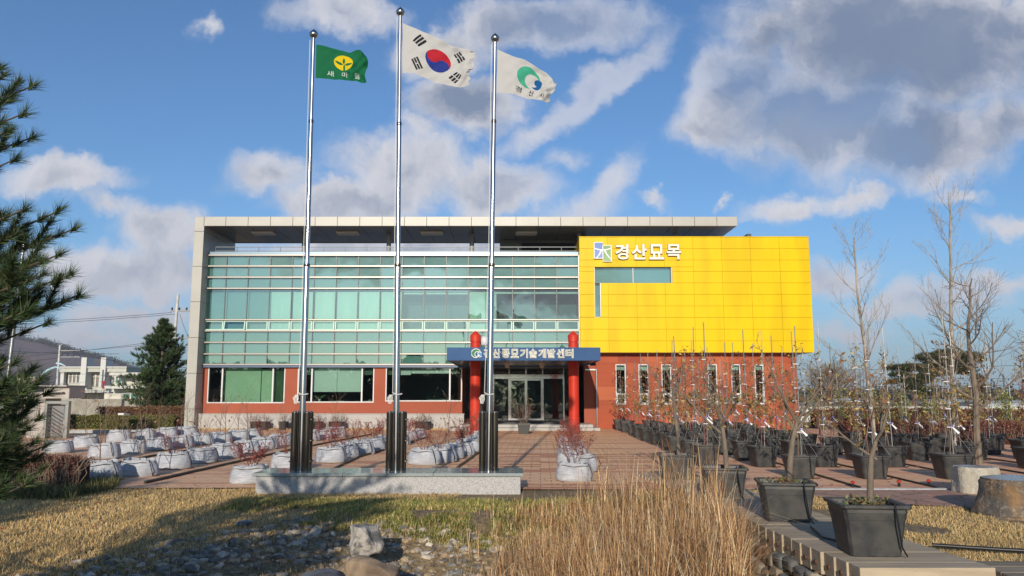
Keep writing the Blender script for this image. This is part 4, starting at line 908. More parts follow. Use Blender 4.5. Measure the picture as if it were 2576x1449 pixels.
# ---- flags
def glyph_mask(body, u0, v0, u1, v1, U, Vv, off=.01):
    P, Fc = textmesh(body, u1-u0, v1-v0, off, 0.); P = np.stack([u0+P[:, 0], v1-P[:, 1]], 1); M = np.zeros(U.shape, bool)
    for f in Fc:
        for k_ in range(1, len(f)-1):
            a, b, c = P[f[0]], P[f[k_]], P[f[k_+1]]
            det = (b[0]-a[0])*(c[1]-a[1])-(c[0]-a[0])*(b[1]-a[1])
            if abs(det) < 1e-12: continue
            l1 = ((b[0]-U)*(c[1]-Vv)-(c[0]-U)*(b[1]-Vv))/det; l2 = ((c[0]-U)*(a[1]-Vv)-(a[0]-U)*(c[1]-Vv))/det
            M |= (l1 >= 0) & (l2 >= 0) & (l1+l2 <= 1)
    return M
def flag(name, label, top, bot, midv, fn, mats, Yp, aspect, amp, seed, ragged=0.):
    # top / bot: photo polylines hoist->fly of the upper and lower hem
    nu, nv = 216, 144; u = np.linspace(0, 1, nu+1); v = np.linspace(0, 1, nv+1); UU, VV_ = np.meshgrid(u, v)
    tx = np.interp(u, np.linspace(0, 1, len(top)), [p[0] for p in top]); ty = np.interp(u, np.linspace(0, 1, len(top)), [p[1] for p in top]); bx = np.interp(u, np.linspace(0, 1, len(bot)), [p[0] for p in bot]); by = np.interp(u, np.linspace(0, 1, len(bot)), [p[1] for p in bot])
    ker = np.ones(25)/25
    sm = lambda a: np.convolve(np.pad(a, 12, 'reflect', reflect_type='odd'), ker, 'valid')
    tx, ty, bx, by = map(sm, (tx, ty, bx, by)); X = tx*(1-VV_)+bx*VV_; Y = ty*(1-VV_)+by*VV_
    X = X+UU**3*(midv[0]*np.sin(VV_*pi)+midv[1]*np.sin(VV_*2*pi+.5))+ragged*(UU**10)*(vnoise(VV_*15+seed, UU*4)*9+vnoise(VV_*40, UU*3+seed)*5)
    Y = Y+ragged*(UU**10)*vnoise(VV_*9+3, UU*2)*6
    P = np.array([W(x, y_, Yp) for x, y_ in zip(X.ravel(), Y.ravel())]); 
    wv = amp*UU.ravel()**.7*(np.sin(UU.ravel()*9+VV_.ravel()*2.4+seed)+.45*np.sin(UU.ravel()*19-VV_.ravel()*5+seed*2)+.5*vnoise(UU.ravel()*5+seed, VV_.ravel()*7)*2+.22*np.sin(UU.ravel()*34+VV_.ravel()*16))
    P[:, 1] += wv; 
    i = (np.arange(nv)[:, None]*(nu+1)+np.arange(nu)[None]).ravel(); Fc = np.stack([i, i+nu+1, i+nu+2, i+1], 1); ucc, vcc = np.meshgrid((u[1:]+u[:-1])/2, (v[1:]+v[:-1])/2)
    mi = fn(ucc*aspect, vcc); me = np_mesh(name, P, Fc, mats, True, None, mi.ravel()); o = link(name, me); o.data.transform(__import__('mathutils').Matrix.Translation((-P[0][0], -P[0][1], -P[0][2]))); o.location = P[0]; return tag(o, label, 'flag', 'flags on the three flagpoles')
def cloth(name, c, tr=.35):
    m, k, b = mk(name); k.set(b.inputs['Base Color'], c); b.inputs['Roughness'].default_value = .75; b.inputs['Specular IOR Level'].default_value = .2
    t = k.add('BsdfTranslucent', Color=c); mx = k.add('MixShader', i0=tr, i1=b, i2=t); k.l.new(mx.outputs[0], k.n['Material Output'].inputs[0])
    n = k.add('TexNoise', Vector=k.add('TexCoord').outputs['Object'], Scale=5., Detail=4.); bn = k.add('Bump', Strength=.5, Distance=.03, Height=n.outputs[0]); k.l.new(bn.outputs[0], b.inputs['Normal']); return m
MW, MR, MBl, MK = cloth('flag_white', (.60, .59, .565)), cloth('flag_red', (.52, .02, .035)), cloth('flag_blue', (.025, .045, .26)), cloth('flag_black', (.012, .012, .018), .1)
def f_kr(x, y):
    X = (x-.75)*2; Yv = (.5-y)*2; M = np.zeros(x.shape, int); r_ = np.hypot(X, Yv); ax = np.array((3, -2))/sqrt(13); pr = X*ax[0]+Yv*ax[1]; pe = X*(-ax[1])+Yv*ax[0]
    red = pe > 0; red = np.where(np.hypot(pr+.25, pe) < .25, True, red); red = np.where(np.hypot(pr-.25, pe) < .25, False, red); M = np.where(r_ < .5, np.where(red, 1, 2), M)
    for (sx, sy, pat) in ((-1, 1, (1, 1, 1)), (1, 1, (0, 1, 0)), (-1, -1, (1, 0, 1)), (1, -1, (0, 0, 0))):
        d = np.array((3*sx, 2*sy))/sqrt(13); a_ = X*d[0]+Yv*d[1]; t_ = -X*d[1]+Yv*d[0]
        for k_ in range(3):
            c_ = .75+1/12*.5+k_*.125+.04; inb = (np.abs(a_-c_) < .042*1.05) & (np.abs(t_) < .25)
            if not pat[k_]: inb &= np.abs(t_) > .022
            M = np.where(inb, 3, M)
    return M
f = flag('national_flag', 'white national flag with red and blue circle and four black bar groups, torn fly edge', [(1013, 58), (1052, 74), (1090, 93), (1130, 112), (1160, 121), (1187, 126)], [(1013, 184), (1040, 183), (1075, 198), (1110, 210), (1150, 222), (1176, 214)], (8, 4), f_kr, [MW, MR, MBl, MK], YP, 1.5, .06, 1.3, 1.)
MG_, MY_, MWL = cloth('flag_green', (.008, .15, .06)), cloth('flag_yellow', (.80, .58, .01)), cloth('flag_lettering', (.75, .75, .75))
def f_g(x, y):
    M = np.zeros(x.shape, int); X = x-.72; Yv = y-.42; M = np.where(np.hypot(X, Yv) < .26, 1, M)
    def leaf(cx, cy, ang, L, w_):
        a = (X-cx)*cos(ang)+(Yv-cy)*sin(ang); b_ = -(X-cx)*sin(ang)+(Yv-cy)*cos(ang); t = np.clip(a/L, 0, 1); return (a > 0) & (a < L) & (np.abs(b_) < w_*np.sin(t*pi)**.8)
    lf = leaf(-.0, .04, -pi/2, .22, .035) | leaf(.02, .06, -.22, .235, .045) | leaf(-.02, .06, pi+.45, .24, .045) | ((np.abs(X-.01) < .02+.05*np.clip(Yv-.05, 0, 1)) & (Yv > .05) & (Yv < .30)); M = np.where(lf, 0, M)
    for ch, a in (('새', .27), ('마', .66), ('을', 1.05)): M = np.where(glyph_mask(ch, a, .74, a+.17, .91, x, y, .0), 2, M)
    return M
flag('green_flag', 'green flag with yellow sprout disc and white lettering', [(795.6, 112), (820, 117), (850, 124), (878, 132), (905, 127), (917, 138)], [(793.8, 196.5), (825, 197), (855, 202), (880, 203), (900, 204), (920.5, 209)], (4, 5), f_g, [MG_, MY_, MWL], YP, 1.46, .05, 4.1)
ME_, MB_ = cloth('flag_mint', (.06, .42, .26)), cloth('flag_deep_blue', (.012, .11, .32))
def f_c(x, y):
    u_ = (x-.40)/.62; v_ = (y-.10)/.68; M = np.zeros(x.shape, int)
    g1 = (np.hypot(u_-.44, v_-.46) < .43) & (np.hypot(u_-.60, v_-.56) > .30) & ~(u_ > .88) & ~((u_ > .62) & (v_ > .45)); M = np.where(g1, 1, M)
    b1 = (np.hypot(u_-.84, v_-.50) < .17) | ((np.hypot(u_-.80, v_-.62) < .24) & (np.hypot(u_-.66, v_-.58) > .19) & (v_ > .5) & (u_ > .58)); M = np.where(b1, 2, M)
    for ch, a in (('경', .40), ('산', .74), ('시', 1.08)): M = np.where(glyph_mask(ch, a, .74, a+.15, .90, x, y, .015), 3, M)
    return M
flag('city_flag', 'white flag with mint and blue swirl and black lettering', [(1251.4, 124), (1290, 142), (1330, 157), (1362, 175), (1385, 193), (1393, 210)], [(1249.6, 233), (1285, 235), (1315, 243), (1340, 251), (1362, 254), (1381, 257)], (4, 6), f_c, [MW, ME_, MB_, MK], YP, 1.5, .06, 2.2, .5)
# ================================================================== GROW BAGS (rows of fabric planters)
def m_bag():
    m, k, b = mk('grey_felt'); tc = k.add('TexCoord').outputs['Object']; n = k.add('TexNoise', Vector=tc, Scale=5., Detail=7.)
    wv = k.add('TexNoise', Vector=k.add('VectorMath', dict(operation='MULTIPLY'), i0=tc, i1=(4, 4, 60)), Scale=1., Detail=3.)
    c = k.mix(k.ramp(n.outputs[0], .35, .7), (.49, .51, .54), (.38, .395, .425)); c = k.mix(k.ramp(wv.outputs[0], .45, .62, 0, .45), c, (.20, .21, .24)); k.set(b.inputs['Base Color'], c); b.inputs['Roughness'].default_value = .9
    zz_ = k.add('SeparateXYZ', i0=tc).outputs[2]; n9 = k.add('TexNoise', Vector=tc, Scale=11., Detail=5.); dm = k.ramp(k.math('ADD', zz_, k.math('MULTIPLY', n9.outputs[0], .16)), .06, .17, .7, 0.); c = k.mix(dm, c, (.24, .19, .14)); k.set(b.inputs['Base Color'], c)
    h = k.math('ADD', k.math('MULTIPLY', wv.outputs[0], .6), n.outputs[0]); bn = k.add('Bump', Strength=1., Distance=.025, Height=h); k.l.new(bn.outputs[0], b.inputs['Normal']); return m
MBAG = m_bag(); MCORD = mat('black_hose', (.012, .012, .013), rough=.45)
def bag_parts(t, seed, R):
    n = 36; q = MB(); rr_ = R.random(8)*6.28
    def rad(a, z): return 1+.035*sin(2*a+rr_[0])+.03*sin(3*a+rr_[1]+z*6)+.02*sin(7*a+rr_[2]+z*3)+.012*sin(15*a+rr_[3]-z*9)
    H = .40+.03*R.random(); prof = [(.365, 0), (.385, .015), (.392, .06), (.388, .14), (.378, .22), (.352, .31), (.325, H-.03), (.33, H), (.31, H+.015), (.295, H), (.288, H-.05), (.285, H-.09)]
    rings = []
    for (r_, z) in prof:
        rings.append(q.vs([(r_*rad(2*pi*j/n, z)*cos(2*pi*j/n), .93*r_*rad(2*pi*j/n, z)*sin(2*pi*j/n), z+(.018*sin(3*2*pi*j/n+rr_[4])+.012*sin(8*2*pi*j/n+rr_[5]))*(z > .28)) for j in range(n)]))
    for a, b in zip(rings[:-1], rings[1:]):
        for j in range(n): q.face(a+j, a+(j+1) % n, b+(j+1) % n, b+j)
    q.build('fabric_bag', MBAG, t, True, False)
    q = MB(); q.lathe([(.30, 0), (.29, .03), (.1, .05)], (0, 0, H-.10), 20); q.build('soil', MSOIL, t, False, False)
    q = MB(); a0 = -1.9+R.random()*.6; pts = [(.30*cos(a)*1.12, .29*sin(a)*1.12, H-.05+.012*sin(5*a)) for a in np.linspace(a0-.9, a0+1.2, 12)]; q.tube(pts, .007, 5)
    pts = [(.2, -.05, H), (.30, -.16, H+.03), (.36, -.20, H-.08), (.40, -.20, .18), (.37, -.10, .02), (.46, .0, .015)]; q.tube(pts, .009, 6); q.build('drip_hose', MCORD, t, True, False)
    return H
def make_bag(kind, seed):
    R = np.random.default_rng(seed); t = thing('grow_bag', 'x', 'planter'); H = bag_parts(t, seed, R)
    q = MB(); tips = []
    if kind == 'bare':
        hh = 1.0+.75*R.random(); grow(q, (0, 0, H-.08), (R.normal(0, .08), R.normal(0, .08), 1), hh, .013, 2, R, (7, 3), (.4, .8), .35, .06, tips, .25, 6, .5, .15, .0022); q.build('stem', MTWIG, t, False, False)
        P = np.array([ps[-1] for ps, l in tips if l < 2 and R.random() < .25] or [(0, 0, .5)]); leafobj('leaves', P, .075, R, [(.22, .11, .05), (.30, .17, .07), (.13, .08, .05)], t, False, .5)
    elif kind == 'twiggy':
        for k_ in range(6): a = R.random()*6.28; grow(q, (.04*cos(a), .04*sin(a), H-.08), (cos(a)*.5, sin(a)*.5, 1), .55+.3*R.random(), .007, 2, R, (5, 3), (.3, .7), .2, .1, tips, .3, 4, .5, .2, .0022)
        q.build('stem', MTWIG, t, False, False); P = np.array([ps[-1] for ps, l in tips if R.random() < .12] or [(0, 0, .5)]); leafobj('leaves', P, .05, R, [(.20, .12, .05), (.16, .14, .06)], t, False)
    else:
        for k_ in range(8): a = R.random()*6.28; grow(q, (.05*cos(a), .05*sin(a), H-.08), (cos(a)*.55, sin(a)*.55, 1), .45+.35*R.random(), .006, 2, R, (5, 3), (.3, .7), .25, .1, tips, .3, 4, .5, .2, .0022)
        q.build('stem', MTWR, t, False, False); P = np.array([ps[i]+R.normal(0, .012, 3) for ps, l in tips if l < 2 for i in range(1, len(ps)) for _ in range(1 if kind == 'red' else 1) if R.random() < (.7 if kind == 'red' else .10)])
        leafobj('leaves', P, .042, R, [(.22, .025, .022), (.17, .03, .03), (.28, .045, .03), (.14, .04, .03)], t, False, .55)
    return t
protos = {k_: [make_bag(k_, 400+i*7+len(k_)) for i in range(3)] for k_ in ('bare', 'twiggy', 'red', 'redthin')}
used = set(); Rb = random.Random(9)
PL = {'bare': ('a bare sapling', 'a leafless sapling', 'a thin sapling'), 'twiggy': ('a twiggy shrub',)*3, 'red': ('a dense red shrub',)*3, 'redthin': ('a thin red shrub',)*3}
def put_bag(kind, x, y, rowname, i, grp, s=1.):
    j = Rb.randrange(3); pr = protos[kind][j]
    if (kind, j) in used: o = copy_tree(pr)
    else: used.add((kind, j)); o = pr
    o.location = (x, y, 0); o.rotation_euler = (0, 0, Rb.uniform(-.5, .5)); s = s*Rb.uniform(.94, 1.05); o.scale = (s*1.14, s*1.08, s*Rb.uniform(.9, 1.04)); o.rotation_euler[0] = Rb.uniform(-.03, .03); o.rotation_euler[1] = Rb.uniform(-.04, .04)
    o['label'] = f'bag with {PL[kind][j]}, {ORD[i]} from front in {rowname}'; o['group'] = grp; return o
def pcoord(x, y): g_ = G(x, y); return g_[0], g_[1]
rowL3 = [pcoord(*p_) for p_ in ((250, 1213), (348.7, 1200), (435, 1182), (506, 1167), (567, 1154), (620, 1141), (664, 1131), (705, 1122), (742, 1115), (776, 1110), (810, 1105.5), (844, 1101.5))]
rowL4 = [pcoord(*p_) for p_ in ((262, 1156), (332, 1143.5), (400, 1134.5), (456, 1127.5), (506, 1120), (553.5, 1114), (598, 1109), (632, 1104))]
rowL5 = [pcoord(*p_) for p_ in ((148, 1141), (215, 1127), (300, 1113), (365, 1107.5), (420, 1103.5), (470, 1100))]
rowL2 = [pcoord(*p_) for p_ in ((631, 1219), (726, 1185), (831, 1166), (866, 1151.5), (906, 1144), (938.6, 1135), (968, 1128), (1000, 1120), (1025, 1110), (1049.5, 1103))]
rowL1 = [pcoord(*p_) for p_ in ((1068, 1171), (1106, 1164), (1130, 1156.5), (1158, 1147), (1178, 1138), (1192, 1130), (1204, 1122), (1212, 1115))]
rowR0 = [pcoord(*p_) for p_ in ((1457, 1213), (1450, 1190), (1444, 1171), (1440, 1157), (1437, 1145), (1433, 1134), (1431, 1126))]
for rw, nm, kinds, grp in ((rowL5, 'the gate side row', ('twiggy', 'bare'), 'grow bags of the gate side row'), (rowL4, 'the second row from the gate', ('bare', 'twiggy', 'bare'), 'grow bags of the second row from the gate'), (rowL3, 'the long row from the lawn', ('bare', 'bare', 'redthin', 'bare'), 'grow bags of the long row from the lawn'), (rowL2, 'the row behind the granite base', ('redthin', 'redthin', 'red'), 'grow bags of the row behind the granite base'), (rowL1, 'the row left of the entrance', ('redthin', 'redthin', 'bare', 'red'), 'grow bags of the tight row left of the entrance'), (rowR0, 'the row behind the reeds', ('redthin', 'red', 'red'), 'grow bags of the row behind the reeds')):
    for i, (x, y) in enumerate(rw):
        kd = kinds[i % len(kinds)]
        if rw is rowL2 and i == 0: kd = 'red'
        if rw is rowL3 and i == 0: kd = 'bare'
        if rw is rowR0: x += (-.10, .12, -.08, .10, -.05, .06, 0)[i]; kd = 'redthin' if i < 3 else 'red'
        put_bag(kd, x*(y+.33)/y, y+.33, nm, i, grp, .84 if rw is rowR0 else .97)
def hose(pts, r_, label, grp=None):
    q = MB(); P = []
    for a, b in zip(pts[:-1], pts[1:]):
        n = max(2, int(math.hypot(b[0]-a[0], b[1]-a[1])/.7))
        for i in range(n): t = i/n; P.append((a[0]+(b[0]-a[0])*t+Rb.uniform(-.015, .015), a[1]+(b[1]-a[1])*t, r_+.003))
    P.append((*pts[-1], r_+.003)); q.tube(P, r_, 8); return tag(q.build('irrigation_pipe', MCORD, None, True), label, 'pipe', grp)
GP = 'black irrigation pipes along the planter rows'
hose([(a[0]+.52, a[1]) for a in (pcoord(300, 1217), pcoord(692, 1133), pcoord(905, 1094))], .03, 'black irrigation pipe beside the long bag row from the lawn', GP)
hose([(a[0]+.5, a[1]) for a in (pcoord(110, 1196), pcoord(332, 1150), pcoord(600, 1112), pcoord(640, 1104))], .03, 'black irrigation pipe beside the second bag row from the gate', GP)
hose([pcoord(810, 1196), pcoord(905, 1151), pcoord(1000, 1124), pcoord(1075, 1101)], .03, 'black irrigation pipe beside the bag row behind the granite base', GP)
hose([pcoord(1150, 1180), pcoord(1205, 1140), pcoord(1250, 1105)], .03, 'black irrigation pipe beside the tight row near the entrance', GP)
# ================================================================== SQUARE BLACK POTS
MPOT = mat('black_plastic', (.026, .029, .032), (.060, .058, .053), 4, .48, bump=.0015, bsc=60, spec=.45)
MSTK = mat('galvanised_conduit', (.30, .31, .30), (.23, .23, .225), 4, .35, metal=.6)
MTAG = mat('white_tag', (.75, .75, .78), rough=.5); MTAGB = mat('blue_tag', (.03, .04, .45), rough=.4)
def pot_mesh(q, wt, wb, h, lip=.03, th=.018):
    def ring(w_, z, c=.10):
        a = w_/2; k_ = a*c; return q.vs([(-a+k_, -a, z), (a-k_, -a, z), (a, -a+k_, z), (a, a-k_, z), (a-k_, a, z), (-a+k_, a, z), (-a, a-k_, z), (-a, -a+k_, z)])
    wz = lambda z: wb+(wt-wb)*z/h
    seq = [(wb-.02, 0), (wb, .01), (wz(h*.70), h*.70), (wz(h*.70)+.012, h*.705), (wz(h*.84)+.012, h*.84), (wz(h*.84)+.024, h*.845), (wt, h-.045), (wt+lip*1.5, h-.042), (wt+lip*2, h-.03), (wt+lip*2, h-.006), (wt+lip*1.6, h), (wt-.01, h), (wt-th*2, h-.02), (wt-th*2-.02, h-.13)]
    rs = [ring(w_, z) for w_, z in seq]
    for a, b in zip(rs[:-1], rs[1:]):
        for j in range(8): q.face(a+j, a+(j+1) % 8, b+(j+1) % 8, b+j)
    q.face(*[rs[0]+j for j in range(8)][::-1])
def make_pot(seed, wt=.62, wb=.47, h=.52, stake=2.95):
    R = np.random.default_rng(seed); t = thing('potted_sapling', 'x', 'potted tree'); q = MB(); pot_mesh(q, wt, wb, h); q.build('pot', MPOT, t, False, False)
    q = MB(); q.box(-wt/2+.03, wt/2-.03, -wt/2+.03, wt/2-.03, h-.14, h-.08); q.build('soil', MSOIL, t, False, False)
    lx, ly = R.normal(0, .035), R.normal(0, .02); q = MB(); q.tube([(.05, -.03, h-.2), (.05+lx*stake/2, -.03+ly, h+stake)], .0125, 8); q.build('stake', MSTK, t, True, False)
    q = MB(); tips = []; sh = 1.9+.6*R.random(); pts = [(-.02, 0, h-.1)]; k_ = 7
    for i in range(1, k_+1): pts.append((-.02+lx*i/k_*.9+R.normal(0, .02), R.normal(0, .02), h+sh*i/k_))
    q.tube(pts, [.014-.011*i/k_ for i in range(k_+1)], 5)
    for i in range(19):
        f_ = .15+.82*i/19; z = f_*k_; j = min(k_-1, int(z)); p0 = np.array(pts[j])+(np.array(pts[j+1])-np.array(pts[j]))*(z-j); a = R.random()*6.28
        grow(q, p0, (cos(a), sin(a), .7), .20+.34*(1-f_)*R.random()+.12, .004, 1, R, (3,), (.4, .8), .2, .12, tips, .4, 4, .5, .2, .0022)
    q.build('stem', MTWR if seed % 2 else MTWIG, t, False, False)
    P = [];
    for ps, l in tips:
        for i in range(1, len(ps)):
            if R.random() < (.95 if ps[0][2] < h+1.2 else .28): P.append(ps[i]+R.normal(0, .02, 3))
    for i in range(5): P.append(np.array(pts[-1])+R.normal(0, .05, 3))
    leafobj('leaves', np.array(P), .092, R, [(.28, .20, .06), (.19, .17, .06), (.24, .13, .05), (.14, .13, .05), (.20, .10, .045), (.36, .26, .07)], t, False, .42, droop=.5)
    q = MB(); z = h+.42+.2*R.random(); q.box(.06, .075, -.10, -.095, z, z+.03, lambda p_: (p_[0]+(z+.03-p_[2])*.0, p_[1], p_[2])); a = np.array((.05, -.06, z)); b = a+np.array((.13, -.02, -.14)); s_ = np.array((.018, 0, .017)); q.poly([a-s_*.4, b-s_, b+s_, a+s_*.4]); o = q.build('tag', MTAG, t, False, False)
    q = MB(); q.tube([(.03, -.05, z+.03), (.07, -.06, z+.0)], .016, 6); q.build('tag_clip', MTAGB, o, False, False)
    for k_2 in range(4):
        z = h+.5+.5*k_2+R.normal(0, .06); q = MB(); q.box(-.04+lx*.5, .075+lx*.5, -.05, .0, z, z+.014); q.build('tie', MTAG, t, False, False)
    q = MB(); q.tube([(.1, -.2, h-.08), (.12, -wt/2-.03, h+.02), (.13, -wt/2-.045, h-.15), (.15, -wb/2-.06, .1), (.2, -wb/2-.1, .012), (wt/2+.1, -.1, .012)], .009, 6); q.build('drip_hose', MCORD, t, True, False)
    q = MB()
    for (sx, sy) in ((-1, -1), (1, -1), (1, 1)): q.tube([(sx*wt/2*.98, sy*wt/2*.98, h-.01), (0, 0, h+.62)], .0022, 3)
    q.build('guy_wire', mat('grey_wire', (.35, .35, .34), rough=.5), t, False, False)
    return t
pps = [make_pot(700+i) for i in range(6)]; used = set(); CN = ['the row beside the path', 'the second row from the path', 'the third row from the path', 'the fourth row from the path', 'the fifth row from the path', 'the sixth row from the path', 'the seventh row from the path', 'the eighth row from the path']
for c in range(8):
    xb = (4.88, 6.25, 7.72, 9.42, 11.05, 12.55, 14.1, 15.6)[c]; ylist = [20.0, 22.1, 24.2, 26.4, 28.8, 31.1, 33.4, 35.9, 38.4, 40.6]
    if c == 0: ylist[0] = 20.4
    if c in (1, 2): ylist = [17.2] + ylist
    if c == 3: ylist = [17.1]+ylist[:]
    if c >= 4: ylist = [y_ for y_ in ylist if y_ < 27.5+(5-c)*.0 or (c < 6 and y_ > 99)]
    if c == 5: ylist[0] = 19.4
    if c == 2: ylist = [y_ for y_ in ylist if y_ < 40]
    for i, y_ in enumerate(ylist):
        x = xb+.030*(y_-18.5)+(.0 if y_ > 18.5 else 0)+Rb.uniform(-.06, .06); y2 = y_+Rb.uniform(-.12, .12); j = Rb.randrange(6); o = copy_tree(pps[j]) if j in used else pps[j]; used.add(j)
        o.location = (x, y2+.24, 0); o.rotation_euler = (Rb.uniform(-.02, .02), Rb.uniform(-.02, .02), Rb.uniform(-.11, .11)); s = Rb.uniform(.94, 1.05); o.scale = (s, s, s*Rb.uniform(.97, 1.03))
        o['label'] = f'black pot with staked sapling, {ORD[i]} from front in {CN[c]}'; o['group'] = 'black square pots with staked saplings'
for c in (1, 2, 3, 4, 5):
    xb = (4.88, 6.25, 7.72, 9.42, 11.05, 12.55)[c]+.55; hose([(xb-.15, 15.6), (xb+.3, 27)], .02, f'black irrigation pipe on the paving along {CN[c]}', GP)
# ================================================================== BIG POTS WITH TREES ON THE DECK SIDE
def big_pot(px, py, z0, wt, wb, h, tr, rz, label, seed, spread=1., lv=3, weeds=False):
    g_ = G(px, py, z0); t = thing('potted_tree', label, 'potted tree', (g_[0], g_[1]+wb/2, z0), rz, 'large square pots with bare trees')
    R = np.random.default_rng(seed); q = MB(); pot_mesh(q, wt, wb, h, .035, .02); q.build('pot', MPOT, t, False, False)
    q = MB(); q.box(-wt/2+.03, wt/2-.03, -wt/2+.03, wt/2-.03, h-.16, h-.10); q.build('soil', MSOIL, t, False, False)
    cr, sr = cos(-rz), sin(-rz); L0 = np.array(t.location); pts = []
    for (x, y_) in tr: p_ = W(x, y_, g_[1]+wb/2)-L0; pts.append(np.array((p_[0]*cr-p_[1]*sr, p_[0]*sr+p_[1]*cr, p_[2])))
    pts[0][2] = h-.14; q = MB(); r0 = .040 if px > 2100 else .050; rr_ = [r0*(1-.45*i/(len(pts)-1)) for i in range(len(pts))]; q.tube(pts, rr_, 10); tr_o = q.build('trunk', MBARK, t, True, False)
    q = MB(); top = pts[-1]; tips = []
    for k_ in range(4 if px > 2100 else 5):
        a = k_*(1.57 if px > 2100 else 1.2566)+R.random()*.5; el = .55+.5*R.random(); grow(q, top-np.array((0, 0, .10*(k_ % 3))), (cos(a)*cos(el), sin(a)*cos(el)*.8, sin(el)), (.75+.45*R.random())*spread, .017 if px > 2100 else .023, lv, R, (4, 3, 3), (.45, .85), .22, .15, tips, .35, 6, .46, .3, .0028)
    q.build('branches', MBARK, t, False, False)
    P = [];
    for ps, l in tips:
        if l == 0:
            for i in range(1, len(ps)):
                if R.random() < .045: P.append(ps[i])
    if P: leafobj('leaves', np.array(P), .09, R, [(.24, .12, .05), (.32, .22, .06), (.20, .09, .04)], t, False, .45, droop=.6)
    if weeds:
        n = 240; P = np.stack([R.normal(0, wt*.17, n), R.normal(-.05, wt*.15, n), h-.1+.13*R.random(n)], 1); leafobj('pot_weeds', P, .055, R, [(.08, .10, .03), (.14, .14, .05), (.18, .09, .04)], t, False, .5)
    q = MB(); q.tube([(wt*.2, -.1, h-.1), (wt*.27, -wt/2-.04, h+.03), (wt*.30, -wt/2-.06, h-.2), (wt*.36, -wb/2-.08, .12), (wt*.45, -wb/2-.05, .02)], .010, 6); q.build('drip_hose', MCORD, t, True, False)
    return t
big_pot(2212, 1402, ez, .66, .52, .55, [(2188, 1262), (2189, 1200), (2192, 1150), (2203, 1110)], -.10, 'nearest big square black pot with a slim bare branching tree on the timber deck', 61, .72, 3, True)
big_pot(1996, 1320, ez-.03, .69, .55, .56, [(1983, 1222), (1988, 1160), (1993, 1110), (2004, 1063)], -.18, 'second big black pot on the deck with thick pruned trunk and spreading bare limbs', 62, .95, 3, True)
big_pot(1832, 1263, .0, .70, .56, .56, [(1829, 1172), (1824, 1130), (1818, 1080), (1812, 1060)], -.15, 'third big black pot along the deck, half behind the tall reeds', 63, .95, 3)
big_pot(1712, 1214, .0, .74, .58, .56, [(1708, 1150), (1706, 1100), (1698, 1040), (1694, 985)], -.15, 'fourth big black pot, farthest along the deck edge behind the reed tops', 64, .80, 3)
# pot at the entrance, round pots by the wall
g_ = G(1318, 1092); t = thing('potted_shrub', 'dark square pot with leafless shrub in front of the entrance steps', 'potted shrub', (g_[0], g_[1]+.23, 0)); q = MB(); pot_mesh(q, .58, .46, .50); q.build('pot', mat('charcoal_plastic', (.05, .05, .048), rough=.5), t, False, False)
q = MB(); q.box(-.25, .25, -.25, .25, .36, .42); q.build('soil', MSOIL, t, False, False); q = MB(); Rn = np.random.default_rng(8)
for k_ in range(12): a = k_*.52; grow(q, (.07*cos(a), .07*sin(a), .38), (cos(a)*.55, sin(a)*.4, 1), .75+.35*Rn.random(), .011, 2, Rn, (4, 3), (.3, .7), .15, .1, None, .4, 5, .45, .3, .004)
q.build('branches', MTWIG, t, False, False)
GR = [((640, 1079), (665, 1079)), ((712, 1079), (742, 1079)), ((783, 1078), (805, 1078)), ((848, 1077), (866, 1077)), ((1060, 1077), (1078, 1077))]
rl = ('by the first window', 'between the first two windows', 'hidden partly by the green flag pole', 'under the second window', 'nearest the entrance')
MRP = mat('black_nursery_pot', (.022, .02, .02), rough=.6)
for k_, pr in enumerate(GR):
    for j, (x, y_) in enumerate(pr):
        g_ = G(x, y_+2.5); Rn = np.random.default_rng(90+k_*2+j); t = thing('round_pot', f'black round pot, {("left", "right")[j]} of the pair {rl[k_]}', 'plant pot', (g_[0], 41.15, 0), 0, 'round black pots at the stone wall base')
        q = MB(); q.lathe([(.21, 0), (.25, .40), (.26, .42), (.24, .42), (.23, .34)], (0, 0, 0), 20); q.build('pot', MRP, t, False, False); q = MB()
        for a in range(7): grow(q, (0, 0, .34), (cos(a)*.5, sin(a)*.5, 1), .3+.25*Rn.random(), .006, 1, Rn, (4,), (.3, .8), .1, .1, None, .4, 4, .5, .3, .004)
        q.build('branches', MTWIG, t, False, False); n = 60; P = np.stack([Rn.normal(0, .15, n), Rn.normal(0, .1, n), .42+.28*Rn.random(n)], 1); leafobj('leaves', P, .05, Rn, [(.20, .14, .06), (.12, .12, .05), (.24, .10, .05)], t, False)
# red sprinkler heads, foreground pipe
for i, (x, y_) in enumerate(((2262, 1224), (2337, 1222), (1421 if False else 2146, 1226))):
    g_ = G(x, y_); q = MB()
    t = thing('sprinkler', ('small red valve head beside the kerb between the pots', 'small red valve head nearest the beige boulder seat', 'small red valve head behind the slim bare tree')[i], 'valve', (g_[0], g_[1], 0), 0, 'red valve heads on the paving'); q.lathe([(.03, 0), (.03, .05), (.02, .06), (.02, .08)], (0, 0, 0), 10); q.build('valve_body', MCORD, t, False, False); q = MB(); q.box(-.045, .045, -.01, .01, .08, .10); q.lathe([(.035, .08), (.04, .115), (.01, .13)], (0, 0, 0), 10); q.build('valve_handle', mat('red_plastic', (.38, .035, .015), rough=.4), t, False, False)
q = MB(); a = G(2345, 1371, .06); b = G(2700, 1392, .06); q.tube([a, (a+b)/2+np.array((0, 0, -.004)), b], .022, 10); tag(q.build('black_pipe', MCORD, None, True), 'thick black water pipe lying across the end of the timber deck', 'pipe')
q = MB(); q.tube([G(2040, 1325, .08), G(2070, 1352, .09), G(2110, 1362, .09)], .016, 8); tag(q.build('black_pipe', MCORD, None, True), 'short black pipe end between the two nearest big pots', 'pipe')
# entrance mat of nothing else; traffic

